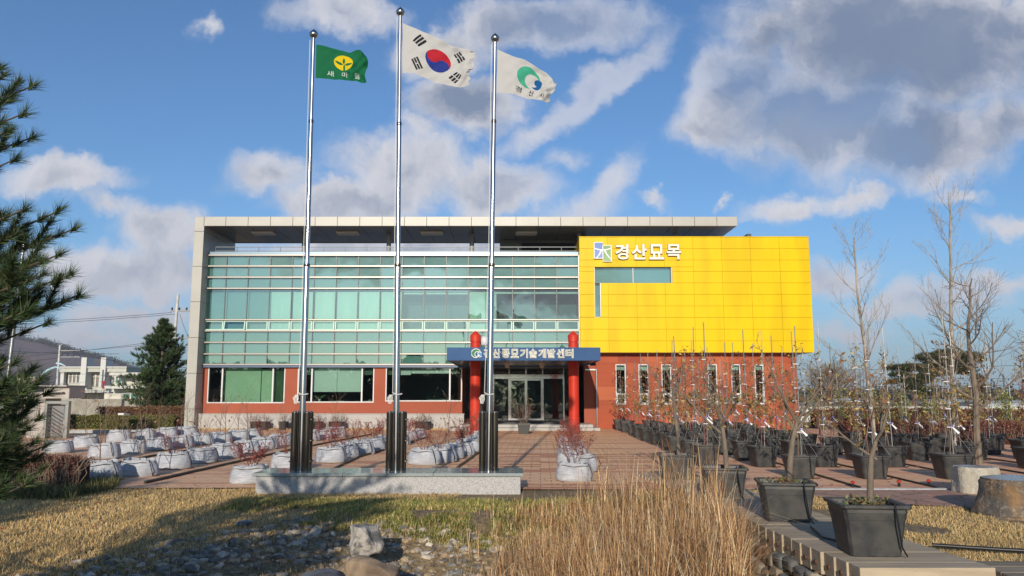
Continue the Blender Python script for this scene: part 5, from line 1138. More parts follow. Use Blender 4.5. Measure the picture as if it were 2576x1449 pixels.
for o in bpy.data.objects:
    if o.name.startswith('pot_weeds'): o['kind'] = 'stuff'
# ================================================================== TREES
def bare_tree(label, trunk_px, Y, r0, seed, m, side=(10, 4, 3), grp=None, L0=1.6, up=.45, start=.25, ang=(.5, .8), name='bare_tree', n=7, ratio=.5, taper=.18, kl=3, leaves=0, wob=.10, rbr=.38, shrink=.75):
    R = np.random.default_rng(seed); pts = [W(x, y, Y) for x, y in trunk_px]; pts[0][2] = max(-.05, min(0, pts[0][2])); base = pts[0].copy(); t = thing(name, label, 'tree', base, 0, grp)
    pts = [p-base for p in pts]
    # densify with slight wobble
    PP = []
    for a, b in zip(pts[:-1], pts[1:]):
        for k in range(3): PP.append(a+(b-a)*k/3+R.normal(0, r0*.25, 3)*(k > 0))
    PP.append(pts[-1]); N = len(PP); rad = [max(.004, r0*(1-(1-taper)*(i/(N-1))**.9)) for i in range(N)]
    q = MB(); q.tube(PP, rad, n); q.build('trunk', m, t, True, False); q = MB(); tips = []
    for j in range(side[0]):
        f = start+(.97-start)*(j+R.random()*.6)/side[0]; z = f*(N-1); i = min(N-2, int(z)); p0 = PP[i]+(PP[i+1]-PP[i])*(z-i); a = j*2.4+R.random()*.7; el = ang[0]+(ang[1]-ang[0])*R.random(); 
        grow(q, p0, (cos(a)*cos(el), sin(a)*cos(el), sin(el)), L0*(1.1-shrink*f)*(.75+.5*R.random()), rad[i]*rbr, kl-1, R, side[1:], (.4, .8), up, wob, tips, .3, 5, ratio, .2, .0045 if Y > 30 else .0032)
    q.build('branches', m, t, False, False)
    if leaves:
        P = np.array([ps[-1] for ps, l in tips if R.random() < leaves]); leafobj('leaves', P, .07, R, [(.22, .10, .04), (.30, .18, .07)], t, False)
    return t
bare_tree('tall slender pale barked tree with upswept twigs, first beside the yellow box', [(2200, 1118), (2192, 1000), (2178, 900), (2162, 780), (2150, 640), (2153, 585)], 24, .075, 5, MBARKP, (17, 6, 3), 'slender pale bare trees', 2.0, .55, .28, (.45, .8))
bare_tree('tallest slender pale barked tree, standing just before the dark forked tree', [(2402, 1112), (2398, 980), (2394, 850), (2392, 700), (2390, 560), (2391, 508)], 24, .085, 6, MBARKP, (19, 6, 3), 'slender pale bare trees', 2.3, .55, .22, (.45, .8))
bare_tree('dark bare tree with forked trunk and dense fine twigs', [(2463, 1158), (2456, 1060), (2450, 960), (2438, 870), (2440, 780), (2445, 700)], 21, .105, 7, MBARK, (15, 7, 4), None, 1.9, .25, .25, (.3, .8), kl=3, ratio=.55, rbr=.5)
bare_tree('low wide bare tree leaning in from beyond the frame edge', [(2760, 1150), (2735, 1000), (2690, 860), (2650, 760)], 15, .09, 12, MBARK, (14, 5, 4), None, 1.9, .15, .3, (.2, .7))
bare_tree('dome shaped bare tree with dense dark twigs far behind the pots', [(2088, 1040), (2087, 1010), (2086, 985)], 70, .26, 9, MBARK, (22, 6, 5, 3), None, 3.0, .25, .35, (.25, 1.1), kl=4, n=8, taper=.5, rbr=.45, ratio=.55, shrink=.2)
def broad_pine(label, base, trunk_px, Y, clumps_, seed, nl=.30):
    R = np.random.default_rng(seed); b = W(*base, Y); b[2] = 0; t = thing('pine_tree', label, 'tree', b); P = [W(x, y, Y)-b for x, y in trunk_px]; P[0][2] = 0; q = MB(); q.tube(P, [.28-.16*i/(len(P)-1) for i in range(len(P))], 8)
    lst = ([], [])
    for (x, y, rx, ry) in clumps_:
        c = W(x, y, Y)-b; sx, sz = rx/F*Y, ry/F*Y; j = int(np.argmin([np.linalg.norm(c-p) for p in P])); q.tube([P[j], (P[j]+c)/2+np.array((0, 0, -.1)), c], [.09, .07, .04], 5)
        n = int(240*sx*sz*2.2)+30
        for k in range(n):
            v = nrm(R.normal(0, 1, 3)); rr_ = R.random()**.45; p = c+np.array((v[0]*sx, v[1]*sx*.8, v[2]*sz))*rr_; needles(lst, p, nrm(v*np.array((1, 1, .5))+np.array((0, 0, .7))), R, 12, nl, .02, .9, [(.035, .06, .022), (.055, .08, .025), (.025, .04, .018), (.10, .09, .035)])
    q.build('trunk', mat('pine_bark', (.22, .12, .075), (.13, .08, .06), 6, .9), t, False, False); needle_obj('crown', lst, t, False)
broad_pine('tall red trunked pine with flat layered crown, the higher of the two', (2347, 1040), [(2347, 1040), (2345, 985), (2346, 940), (2360, 905)], 95, [(2345, 900, 46, 14), (2385, 890, 40, 12), (2440, 900, 40, 16), (2310, 925, 36, 10), (2360, 935, 45, 12), (2420, 930, 40, 12), (2460, 955, 18, 14), (2470, 975, 10, 14), (2402, 912, 40, 12), (2370, 915, 45, 12)], 15)
broad_pine('lower spreading pine with dark flat foliage pads', (2300, 1045), [(2300, 1045), (2302, 1000), (2296, 960), (2290, 930)], 85, [(2255, 925, 30, 8), (2290, 925, 34, 10), (2262, 942, 26, 8), (2250, 960, 18, 7), (2310, 955, 34, 14), (2295, 972, 30, 10), (2325, 985, 32, 12), (2330, 945, 25, 10), (2272, 958, 20, 7)], 16)
# conifer beside the building
def conifer(label, base, H_, Rc, seed, n_l, nl, nw, grp=None, dens=1., nn=13, name='pine_tree', z0=.5, pw=.75):
    R = np.random.default_rng(seed); t = thing(name, label, 'tree', base, 0, grp); q = MB(); q.tube([(0, 0, 0), (.03, 0, H_*.5), (0, 0, H_*.97)], [Rc*.075, Rc*.05, .012], 8); lst = ([], [])
    for i in range(n_l):
        f = (i+.5)/n_l; z = z0+(H_-z0)*f; rad = Rc*(1-f)**pw*(.62+.5*R.random()) if f > .12 else Rc*(.55+3.5*f)*(.7+.4*R.random())
        for j in range(int(7+5*R.random())):
            a = R.random()*6.28; el = -.05+.55*f+R.normal(0, .12); L = rad*(.7+.5*R.random()); d = np.array((cos(a)*cos(el), sin(a)*cos(el), sin(el))); tip = np.array((0, 0, z))+d*L+np.array((0, 0, .12*L)); q.tube([(0, 0, z), np.array((0, 0, z))+d*L*.5-np.array((0, 0, .03*L)), tip], [.02, .014, .005], 4, False)
            m_ = int((4+L*9)*dens)
            for k in range(m_):
                s = .25+.75*(k+R.random())/m_; sp = .16*L; p = np.array((0, 0, z))+(tip-np.array((0, 0, z)))*s+R.normal(0, sp*.5, 3)*np.array((1, 1, .6)); needles(lst, p, nrm(d+np.array((0, 0, .75))+R.normal(0, .4, 3)), R, nn, nl, nw, .75, [(.045, .085, .03), (.06, .10, .03), (.03, .055, .025), (.08, .115, .04), (.022, .04, .02)])
    q.build('trunk', mat('conifer_bark', (.12, .09, .06), rough=.9), t, False, False); needle_obj('crown', lst, t, False); return t
b = W(398, 1062, 46); conifer('dense dark green pine standing between the house and the grey building corner', (b[0], 46, 0), 6.0, 2.15, 71, 24, .24, .018, dens=1.6, z0=.7, pw=.62)
b = W(648, 632, 52); conifer('dark treetop showing above the roof terrace railing', (b[0], 56.5, 6.2), 4.2, 1.2, 72, 8, .25, .02, z0=.5)
# ---- near pine at the left edge
Rp = np.random.default_rng(81); NX, NY = -4.85, 4.75
t = thing('pine_tree', 'near pine with long needles reaching in at the frame edge', 'tree', (NX, NY, 0)); T0 = np.array((NX, NY, 0)); q = MB(); q.tube([(0, 0, 0), (.03, .0, 1.5), (-.02, 0, 3.2), (-.05, 0, 4.0)], [.11, .09, .055, .02], 10); lst = ([], [])
NC = [(.045, .085, .025), (.07, .12, .035), (.03, .055, .022), (.12, .15, .05), (.02, .035, .016), (.055, .08, .05)]
def pbranch(tip, zb, rB=.022, tufts=10, sub=3, spread=.16, dens=88):
    tip = np.array(tip)-T0; b0 = np.array((0, 0, zb)); mid = (b0+tip)/2+np.array((0, 0, -.07)); C = [b0, b0*.55+mid*.45, mid, mid*.45+tip*.55+np.array((0, 0, -.02)), tip]; q.tube(C, [rB, rB*.8, rB*.65, rB*.45, rB*.25], 6, False)
    def at(s): f = s*4; i = min(3, int(f)); return C[i]+(C[i+1]-C[i])*(f-i)
    def tuft(p, d, L=.105): needles(lst, p, d, Rp, dens, L*(.85+.3*Rp.random()), .0019, 1.05, NC)
    d0 = nrm(C[4]-C[3]+np.array((0, 0, .06)))
    sub = sub+4
    for s in np.linspace(.25, 1, int(tufts*1.7)): tuft(at(s), nrm(d0+np.array((0, 0, .35))))
    for k in range(sub):
        s = .22+.72*(k+Rp.random()*.6)/sub; p0 = at(s); dd = nrm(d0+np.array((Rp.normal(0, .35), Rp.normal(0, .7), .45+.35*Rp.random()))); Ls = spread*(1.1-.4*s)*1.6*(.7+.6*Rp.random()); q.tube([p0, p0+dd*Ls*.5, p0+dd*Ls+np.array((0, 0, .03))], [.007, .006, .004], 5, False)
        for s2 in np.linspace(.3, 1, max(3, int(Ls/.045))): tuft(p0+dd*Ls*s2, nrm(dd+np.array((0, 0, .25))), .09)
def tp(x, y, dy=0.): p = W(x, y, NY+dy); return p
for (x, y, dy, zb, nt, sb) in ((84, 215, .2, 3.0, 7, 2), (62, 285, -.1, 2.95, 6, 2), (84, 345, .1, 2.85, 9, 3), (30, 250, .5, 3.2, 8, 3), (20, 330, -.4, 2.9, 8, 3), (40, 400, .4, 2.6, 4, 1), (10, 190, 0, 3.3, 6, 2),
    (150, 530, .0, 2.15, 9, 3), (190, 575, .1, 2.15, 10, 4), (66, 525, -.2, 2.3, 8, 3), (120, 600, .3, 2.1, 10, 4), (40, 590, -.1, 2.2, 12, 5), (150, 640, -.2, 2.0, 10, 5), (178, 690, .2, 1.85, 10, 4), (202, 742, .0, 1.75, 11, 5), (140, 770, .3, 1.7, 10, 5), (110, 690, -.3, 1.9, 11, 6), (60, 700, .1, 1.95, 12, 6), (70, 780, -.2, 1.7, 12, 5), (120, 812, .1, 1.6, 7, 3), (30, 820, .2, 1.6, 6, 2), (20, 650, .4, 2.0, 12, 6),
    (40, 910, 0, 1.4, 7, 3), (110, 950, .1, 1.3, 9, 4), (60, 985, -.2, 1.25, 12, 6), (100, 1050, .1, 1.0, 10, 6), (124, 985, .3, 1.2, 8, 3), (45, 1060, .3, 1.05, 12, 7), (90, 1110, -.1, .85, 11, 6), (118, 1120, .2, .8, 8, 4), (50, 1150, .0, .75, 12, 7), (105, 1180, .1, .6, 8, 5), (30, 1200, .2, .6, 9, 6), (70, 1215, -.1, .5, 7, 4), (15, 1100, -.3, .9, 12, 6), (80, 1010, .1, 1.2, 12, 7), (20, 1000, .0, 1.3, 12, 7), (70, 1080, .25, .95, 12, 7), (95, 1150, .15, .75, 10, 6), (35, 1150, .3, .7, 12, 7), (60, 940, .2, 1.35, 10, 5), (90, 660, .1, 1.95, 12, 6), (30, 740, .1, 1.8, 12, 6), (100, 740, -.1, 1.75, 12, 6)):
    pbranch(tp(x, y, dy), zb, .02, nt, sb)
# the side away from the lens, seen only as shade
for k in range(62):
    a = Rp.uniform(.9, 5.4); z = Rp.uniform(.5, 3.8); L = (1.55*(1-z/4.4)+.25)*(.8+.3*Rp.random()); pbranch((NX+cos(a)*L, NY+sin(a)*L, z+.15), max(.3, z-.2), .02, 6, 2, .22, 34)
q.build('trunk', mat('conifer_bark2', (.09, .07, .05), rough=.9), t, False, False); needle_obj('needles', lst, t, False)
# trees behind the viewer that shade the lawn
conifer('bushy pine standing behind the viewpoint near the lawn', (-9.3, 3.2, 0), 3.4, 2.3, 73, 16, .22, .016, dens=1.1, z0=.3, pw=.35)
conifer('small round pine behind the viewpoint', (-5.1, -1.8, 0), 3.7, 1.4, 74, 13, .22, .016, dens=1.0, z0=.3, pw=.5)
# ================================================================== HEDGES
def hedge(label, x0, x1, y0, y1, z0, z1, n, size, cols, seed, core, width=.5, taper=0, twigs=0):
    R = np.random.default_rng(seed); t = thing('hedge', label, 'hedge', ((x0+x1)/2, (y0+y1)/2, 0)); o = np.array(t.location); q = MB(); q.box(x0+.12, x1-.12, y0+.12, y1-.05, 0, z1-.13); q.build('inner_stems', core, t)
    x = x0+(x1-x0)*R.random(n); f = R.random(n); top = f < .45; y = np.where(top, y0+(y1-y0)*R.random(n), y0+.16*R.random(n)); zt = z1+.07*vnoise(x*1.3, y*2)*2; z = np.where(top, zt-.12*R.random(n), z0+(zt-z0)*R.random(n)); y = y+.06*vnoise(x*3, z*5)
    leafobj('foliage', np.stack([x, y, z], 1), size, R, cols, t, True, width)
    if twigs:
        q = MB()
        for k in range(twigs): xx = x0+(x1-x0)*R.random(); q.tube([(xx, y0+.2*R.random(), z0), (xx+R.normal(0, .1), y0+R.random()*.2, (z0+z1)/2), (xx+R.normal(0, .18), y0+(y1-y0)*R.random()*.6, z1+.1*R.random())], [.012, .009, .004], 3, False)
        q.build('stems', MTWIG, t)
    return t
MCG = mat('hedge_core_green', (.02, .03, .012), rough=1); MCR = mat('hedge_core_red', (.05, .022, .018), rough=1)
hedge('clipped olive green hedge beside the grey building corner', -22.6, -16.9, 40.2, 41.2, .05, .72, 20000, .07, [(.10, .12, .025), (.15, .15, .03), (.06, .075, .02), (.19, .17, .04)], 91, MCG)
hedge('brownish red hedge running behind the clipped green one', -22.0, -15.8, 42.6, 43.6, .3, 1.12, 11000, .08, [(.20, .09, .04), (.14, .07, .035), (.25, .13, .06), (.09, .07, .03)], 92, MCR)
hedge('long dark red hedge behind the black pots on the plaza', 12.0, 34, 29.0, 30.1, .05, .80, 30000, .07, [(.14, .045, .028), (.19, .06, .035), (.09, .035, .022), (.24, .10, .06)], 93, MCR, twigs=500)
hedge('far red hedge at the back of the plaza beside the terracotta wall', 16.2, 31, 43.2, 44.2, .05, 1.0, 12000, .09, [(.18, .06, .035), (.22, .08, .04), (.11, .045, .03)], 94, MCR, twigs=120)
hedge('small red leaved hedge in front of the gate by the long grass', -9.75, -8.0, 14.9, 15.7, .05, .62, 4200, .045, [(.17, .04, .03), (.12, .035, .03), (.22, .08, .05), (.09, .04, .03)], 95, MCR, twigs=260)
# ================================================================== LEFT BACKGROUND
MWALLC = mat('old_concrete', (.36, .34, .29), (.24, .22, .18), 1.2, .9, bump=.01)
a = W(175, 1013, 50); b = W(470, 1013, 50); q = MB(); q.bbox(a[0]-8, b[0]+2, 50, 50.2, 0, W(300, 1010, 50)[2]+.15, .02); tag(q.build('concrete_wall', MWALLC), 'weathered concrete boundary wall behind the hedges', 'wall')
MH = mat('house_render', (.50, .51, .45), (.42, .43, .38), .7, .85); MHW = mat('white_render', (.55, .55, .52), rough=.8); MHG = mat('house_glass', (.30, .24, .18), (.14, .15, .15), .6, .15, spec=.7)
def px8(x, y, Y): return W(x/2.635/1.59, (1300+y/2.635)/1.59, Y)
HY = 100.
hs = thing('house', 'two storey white rendered house with tall roof fins and a balcony', 'house', (px8(950, 900, HY)[0], HY, 0))
def hb(q, x0, y0, x1, y1, Y, dY): a = px8(x0, y0, Y); b = px8(x1, y1, Y); q.box(a[0], b[0], Y, Y+dY, b[2], a[2])
q = MB(); hb(q, 650, 495, 1330, 900, HY, 8); hb(q, 603, 450, 1330, 495, HY-1.2, 9.2); q.build('wall', MH, hs); q = MB(); hb(q, 598, 437, 1335, 450, HY-1.4, 9.6); hb(q, 640, 495, 665, 640, HY-1.0, .5); q.build('roof_trim', MHW, hs)
for x in (860, 1065):
    q = MB(); hb(q, x, 342, x+33, 660, HY-1.6, 1.8); q.build('fin', MHW, hs)
for (x0, y0, x1, y1, nb) in ((683, 512, 843, 612, 4), (870, 512, 1050, 655, 4), (1100, 516, 1208, 614, 4), (925, 745, 1105, 815, 4), (725, 765, 860, 830, 4)):
    q = MB(); hb(q, x0, y0, x1, y1, HY-.06, .04); wo = q.build('window', MHG, hs); q = MB(); 
    for k in range(nb+1): xx = x0+(x1-x0)*k/nb; hb(q, xx-3.5, y0, xx+3.5, y1, HY-.14, .1)
    hb(q, x0-3, y0-5, x1+3, y0+3, HY-.15, .1); hb(q, x0-3, y1-3, x1+3, y1+5, HY-.15, .1); hb(q, x0-3, y0+(y1-y0)*.22, x1+3, y0+(y1-y0)*.22+5, HY-.15, .1); q.build('window_frame', MHW, wo)
q = MB(); hb(q, 718, 705, 1150, 712, HY-2.8, 2.8); hb(q, 718, 680, 1150, 685, HY-2.8, .2)
for k in range(28): x = 720+k*15.6; hb(q, x, 684, x+6, 706, HY-2.75, .12)
q.build('balcony', MHW, hs)
q = MB(); hb(q, 862, 745, 905, 830, HY-.08, .05); q.build('door', mat('orange_door', (.5, .22, .10), rough=.6), hs)
h2 = thing('house', 'low cream house with louvred panels just left of the dark green pine', 'house', (px8(1250, 900, 85)[0], 85, 0))
q = MB(); hb(q, 1100, 720, 1560, 900, 85, 6); hb(q, 1210, 520, 1560, 720, 86, 5); q.build('wall', mat('cream_render', (.60, .58, .50), (.5, .48, .42), 1, .85), h2); q = MB(); hb(q, 1150, 500, 1580, 530, 84, 8); hb(q, 1100, 640, 1570, 670, 84, 3); q.build('roof', MHW, h2)
for (x0, y0, x1, y1) in ((1305, 720, 1440, 855), (1225, 545, 1270, 620)):
    q = MB(); hb(q, x0, y0, x1, y1, 84.9, .05); wo = q.build('window', mat('teal_pane', (.10, .22, .18), rough=.15), h2); q = MB(); hb(q, x0, y1-4, x1, y1+4, 84.8, .08); hb(q, (x0+x1)/2-4, y0, (x0+x1)/2+4, y1, 84.8, .08); hb(q, x0-4, y0-4, x1+4, y0+3, 84.8, .08); q.build('window_frame', MHW, wo)
q = MB()
for k in range(12): hb(q, 1262, 722+k*11, 1303, 729+k*11, 84.8, .1)
q.build('louvre', MHW, h2)
sh = thing('lean_to_roof', 'dark sloping corrugated shed roof above the concrete wall', 'shed', (px8(980, 860, 70)[0], 70, 0)); q = MB(); a = px8(735, 852, 70); b = px8(1215, 788, 70); c = px8(1190, 850, 70); q.poly([a, (c[0], 70, c[2]), b]); q.poly([a, b, (b[0], 73, b[2]), (a[0], 73, a[2])]); q.build('roof', mat('dark_tin', (.07, .06, .055), (.15, .13, .12), 3, .8), sh); q = MB(); q.box(a[0]+.5, b[0]-.6, 70.4, 72.6, 0, a[2]+.1); q.build('shed_wall', mat('dim_timber', (.05, .045, .04), rough=.9), sh)
# laundry-like red cloth on the balcony
q = MB(); a = px8(1082, 590, HY-2.9); b = px8(1112, 672, HY-2.9); ns = 6
for k in range(ns):
    for l in range(ns): f = lambda u, v: (a[0]+(b[0]-a[0])*u*(1-.3*sin(v*3)), HY-2.9+.08*sin(u*9+v*5), b[2]+(a[2]-b[2])*v); q.quad(f(k/ns, l/ns), f((k+1)/ns, l/ns), f((k+1)/ns, (l+1)/ns), f(k/ns, (l+1)/ns))
tag(q.build('hanging_cloth', mat('red_cloth', (.55, .05, .09), (.35, .03, .05), 3, .9)), 'red cloth hanging over the balcony rail of the white house', 'cloth')
# gate: pillars, roof slab, lattice
GY = 33.5; gt = thing('gate_pillar', 'pale rendered gate pillar with projecting cap slab', 'gate pillar', (px8(560, 1190, GY)[0], GY, 0)); MGT = mat('pillar_render', (.46, .42, .38), (.38, .35, .31), .8, .85)
q = MB(); a = px8(300, 900, GY); b = px8(720, 900, GY); c = px8(455, 1190, GY); q.bbox(px8(290, 900, GY)[0], px8(470, 900, GY)[0], GY, GY+1.2, 0, px8(300, 705, GY)[2], .02); q.bbox(px8(455, 900, GY)[0], px8(722, 900, GY)[0], GY-.05, GY+1.2, px8(0, 775, GY)[2], px8(0, 650, GY)[2], .02); q.build('pillar_body', MGT, gt)
q = MB(); q.bbox(px8(425, 900, GY)[0], px8(725, 900, GY)[0], GY-.3, GY+1.4, px8(0, 650, GY)[2], px8(0, 640, GY)[2]+.02, .01); q.bbox(px8(425, 900, GY)[0], px8(680, 900, GY)[0], GY-.3, GY+1.4, px8(0, 715, GY)[2], px8(0, 705, GY)[2], .01); q.build('cap_slab', mat('slab_grey', (.40, .38, .36), rough=.8), gt)
q = MB(); q.bbox(px8(150, 900, 37)[0], px8(345, 900, 37)[0], 37, 38.2, 0, px8(0, 545, 37)[2], .02); tag(q.build('gate_pillar', MGT), 'second gate pillar half hidden by pine needles', 'gate pillar')
ga = thing('lattice_gate', 'folded stainless steel gate with diagonal lattice bars', 'gate', (px8(600, 1190, GY)[0], GY-.3, 0)); MST2 = mat('gate_steel', (.36, .36, .34), rough=.35, metal=.8)
xa, xb = px8(485, 900, GY-.3)[0], px8(735, 900, GY-.3)[0]; zt_ = px8(0, 800, GY-.3)[2]; q = MB(); q.bbox(xa, xb, GY-.4, GY-.2, zt_-.12, zt_, .01); q.bbox(xb-.14, xb, GY-.4, GY-.2, 0, zt_-.12, .01); q.bbox(xa, xa+.10, GY-.4, GY-.2, 0, zt_-.12, .01); q.build('gate_frame', MST2, ga)
q = MB()
for k in range(11):
    z = zt_-.2-.15*k; x2 = xa+.75; q.tube([(x2, GY-.3, z), (xb-.16, GY-.3, max(.05, z-.42))], .018, 5)
    if z > .5: q.tube([(x2-.0, GY-.32, z-.5), (xb-.16, GY-.32, z-.1)], .018, 5) if k in (3, 4) else None
    q.tube([(xa+.1, GY-.3, z+.0), (x2-.05, GY-.3, max(.03, z-.35))], .015, 5)
q.build('lattice_bars', MST2, ga)
q = MB(); q.bbox(xa+.02, x2+.02, GY-.1, GY+.1, 0, zt_-.15, .01); q.build('gate_leaf', mat('gate_panel', (.22, .22, .22), rough=.4, metal=.5), ga)
# white box / stone sign in the hedge
a = W(497, 1062, 41.8); q = MB(); q.bbox(px8(1316, 0, 41.9)[0], px8(1380, 0, 41.9)[0], 41.75, 42.1, .5, px8(0, 928, 41.9)[2], .02); tag(q.build('meter_box', mat('box_white', (.7, .7, .68))), 'small white box standing behind the clipped hedge', 'box')
q = MB(); q.bbox(px8(1385, 0, 41.9)[0], px8(1445, 0, 41.9)[0], 41.7, 42.1, .5, px8(0, 932, 41.9)[2], .02); tag(q.build('dark_sign_board', mat('slate', (.10, .12, .15), rough=.4)), 'small dark board beside the white box behind the hedge', 'sign')
# poles
MPL = mat('pole_concrete', (.58, .58, .55), (.46, .46, .44), 2, .7)
def upole(x0, yt, yb_, Y, r0, label, arms, tilt=0.):
    a = W(x0, yt, Y); t = thing('utility_pole', label, 'utility pole', (a[0], Y, 0), 0, 'utility poles behind the hedge'); q = MB(); q.tube([(tilt, 0, 0), (0, 0, a[2])], [r0, r0*.6], 10); q.build('pole', MPL, t, True, False)
    for (z, L, off) in arms:
        q = MB(); q.box(off-L/2, off+L/2, -.06, .06, z-.06, z+.06); ar = q.build('crossarm', mat('arm_grey', (.25, .25, .26), rough=.6), t, False, False); q = MB()
        for k in range(4): xx = off-L/2+.1+(L-.2)*k/3; q.lathe([(.05, 0), (.09, .05), (.05, .1), (.09, .15), (.03, .22)], (xx, 0, z+.06), 8)
        q.build('insulator', mat('insulator_dark', (.05, .05, .06), rough=.3), ar, False, False)
    return t
P1 = upole(448, 742, 1000, 62, .17, 'tall white concrete utility pole behind the dark green pine', ((W(0, 782, 62)[2], 1.9, .45), (W(0, 850, 62)[2], 1.6, .3)), -.25)
upole(151, 868, 1000, 90, .17, 'thinner utility pole with two side crossarms behind the white house', ((W(0, 882, 90)[2], 2.2, 1.3), (W(0, 898, 90)[2], 2.2, 1.3)))
a = W(37, 824, 40); bq = G(20, 1090); q = MB(); q.tube([(a[0]-.25, 40, 0), (a[0]-.13, 40, 2.6), (a[0]+.12, 40, 9.5)], [.11, .10, .08], 12); tag(q.build('steel_mast', MSTEEL, None, True), 'smooth steel mast rising behind the near pine', 'mast')
# street light
lt = thing('street_lamp', 'pale blue curved street lamp arm above the gate', 'street lamp', (px8(600, 900, 88)[0], 88, 0)); q = MB(); pp = [px8(*p_, 88) for p_ in ((438, 530), (470, 500), (520, 468), (575, 447), (610, 445), (640, 470))]; o_ = np.array(lt.location)
q.tube([(0, 0, 0)]+[pp[4]-o_+np.array((0, 0, -.3)), pp[4]-o_], [.12, .08, .07], 8); q.build('post', MPL, lt, True, False); q = MB(); q.tube([p_-o_ for p_ in pp], [.10, .13, .14, .12, .08, .06], 8); q.tube([px8(595, 404, 88)-o_, px8(640, 410, 88)-o_, px8(690, 432, 88)-o_], [.12, .10, .05], 8); q.build('arm', mat('lamp_blue', (.42, .62, .66), rough=.4), lt, True, False)
# wires
MWI = mat('cable_black', (.03, .03, .035), rough=.6)
def wire(a, b, Ya, Yb, sag, r_, label, grp='overhead cables left of the building'):
    A, B = W(*a, Ya), W(*b, Yb); q = MB(); q.tube([A+(B-A)*t_+np.array((0, 0, -sag*4*t_*(1-t_))) for t_ in np.linspace(0, 1, 14)], r_, 4); tag(q.build('overhead_cable', MWI, None, True), label, 'cable', grp)
wire((-60, 812), (432, 786), 66, 62, .15, .016, 'upper overhead cable reaching the tall white pole'); wire((-60, 818), (440, 790), 66, 62, .15, .016, 'overhead cable just under the upper one to the tall white pole')
wire((-60, 903), (446, 852), 95, 62, .25, .016, 'middle overhead cable crossing in front of the hill'); wire((-60, 877), (300, 890), 92, 90, .2, .02, 'dark cable sagging in front of the hill crest'); wire((-60, 890), (442, 860), 95, 62, .3, .014, 'thin cable between the two utility poles')
wire((150, 884), (470, 925), 90, 60, .2, .018, 'cable descending behind the dark green pine'); wire((-40, 917), (150, 900), 92, 90, .1, .02, 'lowest cable in front of the hill'); wire((452, 790), (500, 900), 62, 80, .3, .015, 'cable dropping from the tall pole behind the building')
for k, (ya, yb_) in enumerate(((941, 952), (968, 966), (930, 915), (1005, 1001), (1013, 1010))):
    wire((1980, ya), (2640, yb_), 130, 110, .3, .025, ('upper cable strung across the fields behind the pots', 'second cable across the fields behind the pots', 'topmost cable rising to the far edge of the frame', 'lower cable just above the white fence', 'lowest cable along the top of the white fence')[k], 'cables over the fields')
# ---- woodland behind the viewpoint, mirrored in the windows
R = np.random.default_rng(23); pts = []
for k in range(260):
    x = -110+220*R.random(); Y = -95-22*R.random(); h_ = 7+1.3*R.random(); q_ = R.normal(0, 1, (260, 3))*np.array((2.4, 1.5, 0)); q_[:, 2] = h_*R.random(260); pts.append(np.array((x, Y, 0))+q_)
V, Fc, T = leaf_arrays(np.concatenate(pts), .8, R, None, .8, pick(sum(len(p) for p in pts), R, [(.035, .04, .02), (.05, .04, .025)])); tag(link('rear_woodland', np_mesh('rear_woodland', V, Fc, MLEAF, False, T)), 'dark belt of trees behind the viewpoint, mirrored in the windows', None, None, 'stuff')
# ---- hill (terrain)
def hill(name, prof, Y, depth, m, z0=-5):
    xs_ = np.linspace(prof[0][0], prof[-1][0], 160); ys_ = np.interp(xs_, [p[0] for p in prof], [p[1] for p in prof]); R = np.random.default_rng(int(Y)); V = []; rows = 26
    top = np.array([W(x, y, Y)[:3] for x, y in zip(xs_, ys_)]); H = top[:, 2]
    for r in range(rows):
        f = r/(rows-1); s = sin(min(1, f*1.25)*pi/2) if f < .8 else cos((f-.8)/.2*pi/2)*.999; yy = Y-depth*.8+depth*f
        nz = H*s*(1+.06*vnoise(xs_*.013+r*.8, r*.7)) if f < .78 else H*s; V.append(np.stack([top[:, 0], np.full(160, yy), nz+z0*0-.5+(vnoise(xs_*.4, r*3.)*H*.02)], 1))
    V = np.concatenate(V); i = (np.arange(rows-1)[:, None]*160+np.arange(159)[None]).ravel(); return tag(link(name, np_mesh(name, V, np.stack([i, i+1, i+161, i+160], 1), m, True)), kind='structure')
MHILL = mat('wooded_hill', (.22, .14, .125), (.12, .10, .09), .02, 1., bump=2.2, bsc=.22, det=10., lo=.4, hi=.62)
hill('hill', [(-900, 812), (-500, 800), (-250, 818), (0, 846), (60, 856), (110, 862), (160, 878), (220, 893), (300, 915), (360, 940), (430, 965), (520, 980), (700, 993)], 1100, 500, MHILL)
# ridge-line trees of the hill as one distant wood
R = np.random.default_rng(3); pts = []
for k in range(260):
    x = -100+480*R.random(); y = np.interp(x, [0, 60, 110, 160, 220, 300, 360, 430], [846, 856, 862, 878, 893, 915, 940, 965]); s = 1.5+3.5*R.random()**2; p = W(x, y+.5, 1100-10*R.random()); n = int(30+s*14); pts.append(p+R.normal(0, 1, (n, 3))*np.array((s*.7, s, s*.55))+np.array((0, 0, s*.5)))
V, Fc, T = leaf_arrays(np.concatenate(pts), 1.6, R, None, .8, pick(sum(len(p) for p in pts), R, [(.05, .055, .03), (.07, .05, .035)])); tag(link('hill_woodland', np_mesh('hill_woodland', V, Fc, MLEAF, False, T)), 'ragged line of trees along the crest of the distant hill', None, None, 'stuff')
MFAR = mat('far_ridge', (.07, .08, .075), (.10, .10, .09), .01, 1.)
hill('distant_hills', [(600, 990), (1500, 985), (2000, 984), (2160, 979), (2300, 985), (2420, 978), (2560, 982), (2800, 976), (3400, 985)], 2100, 400, MFAR)
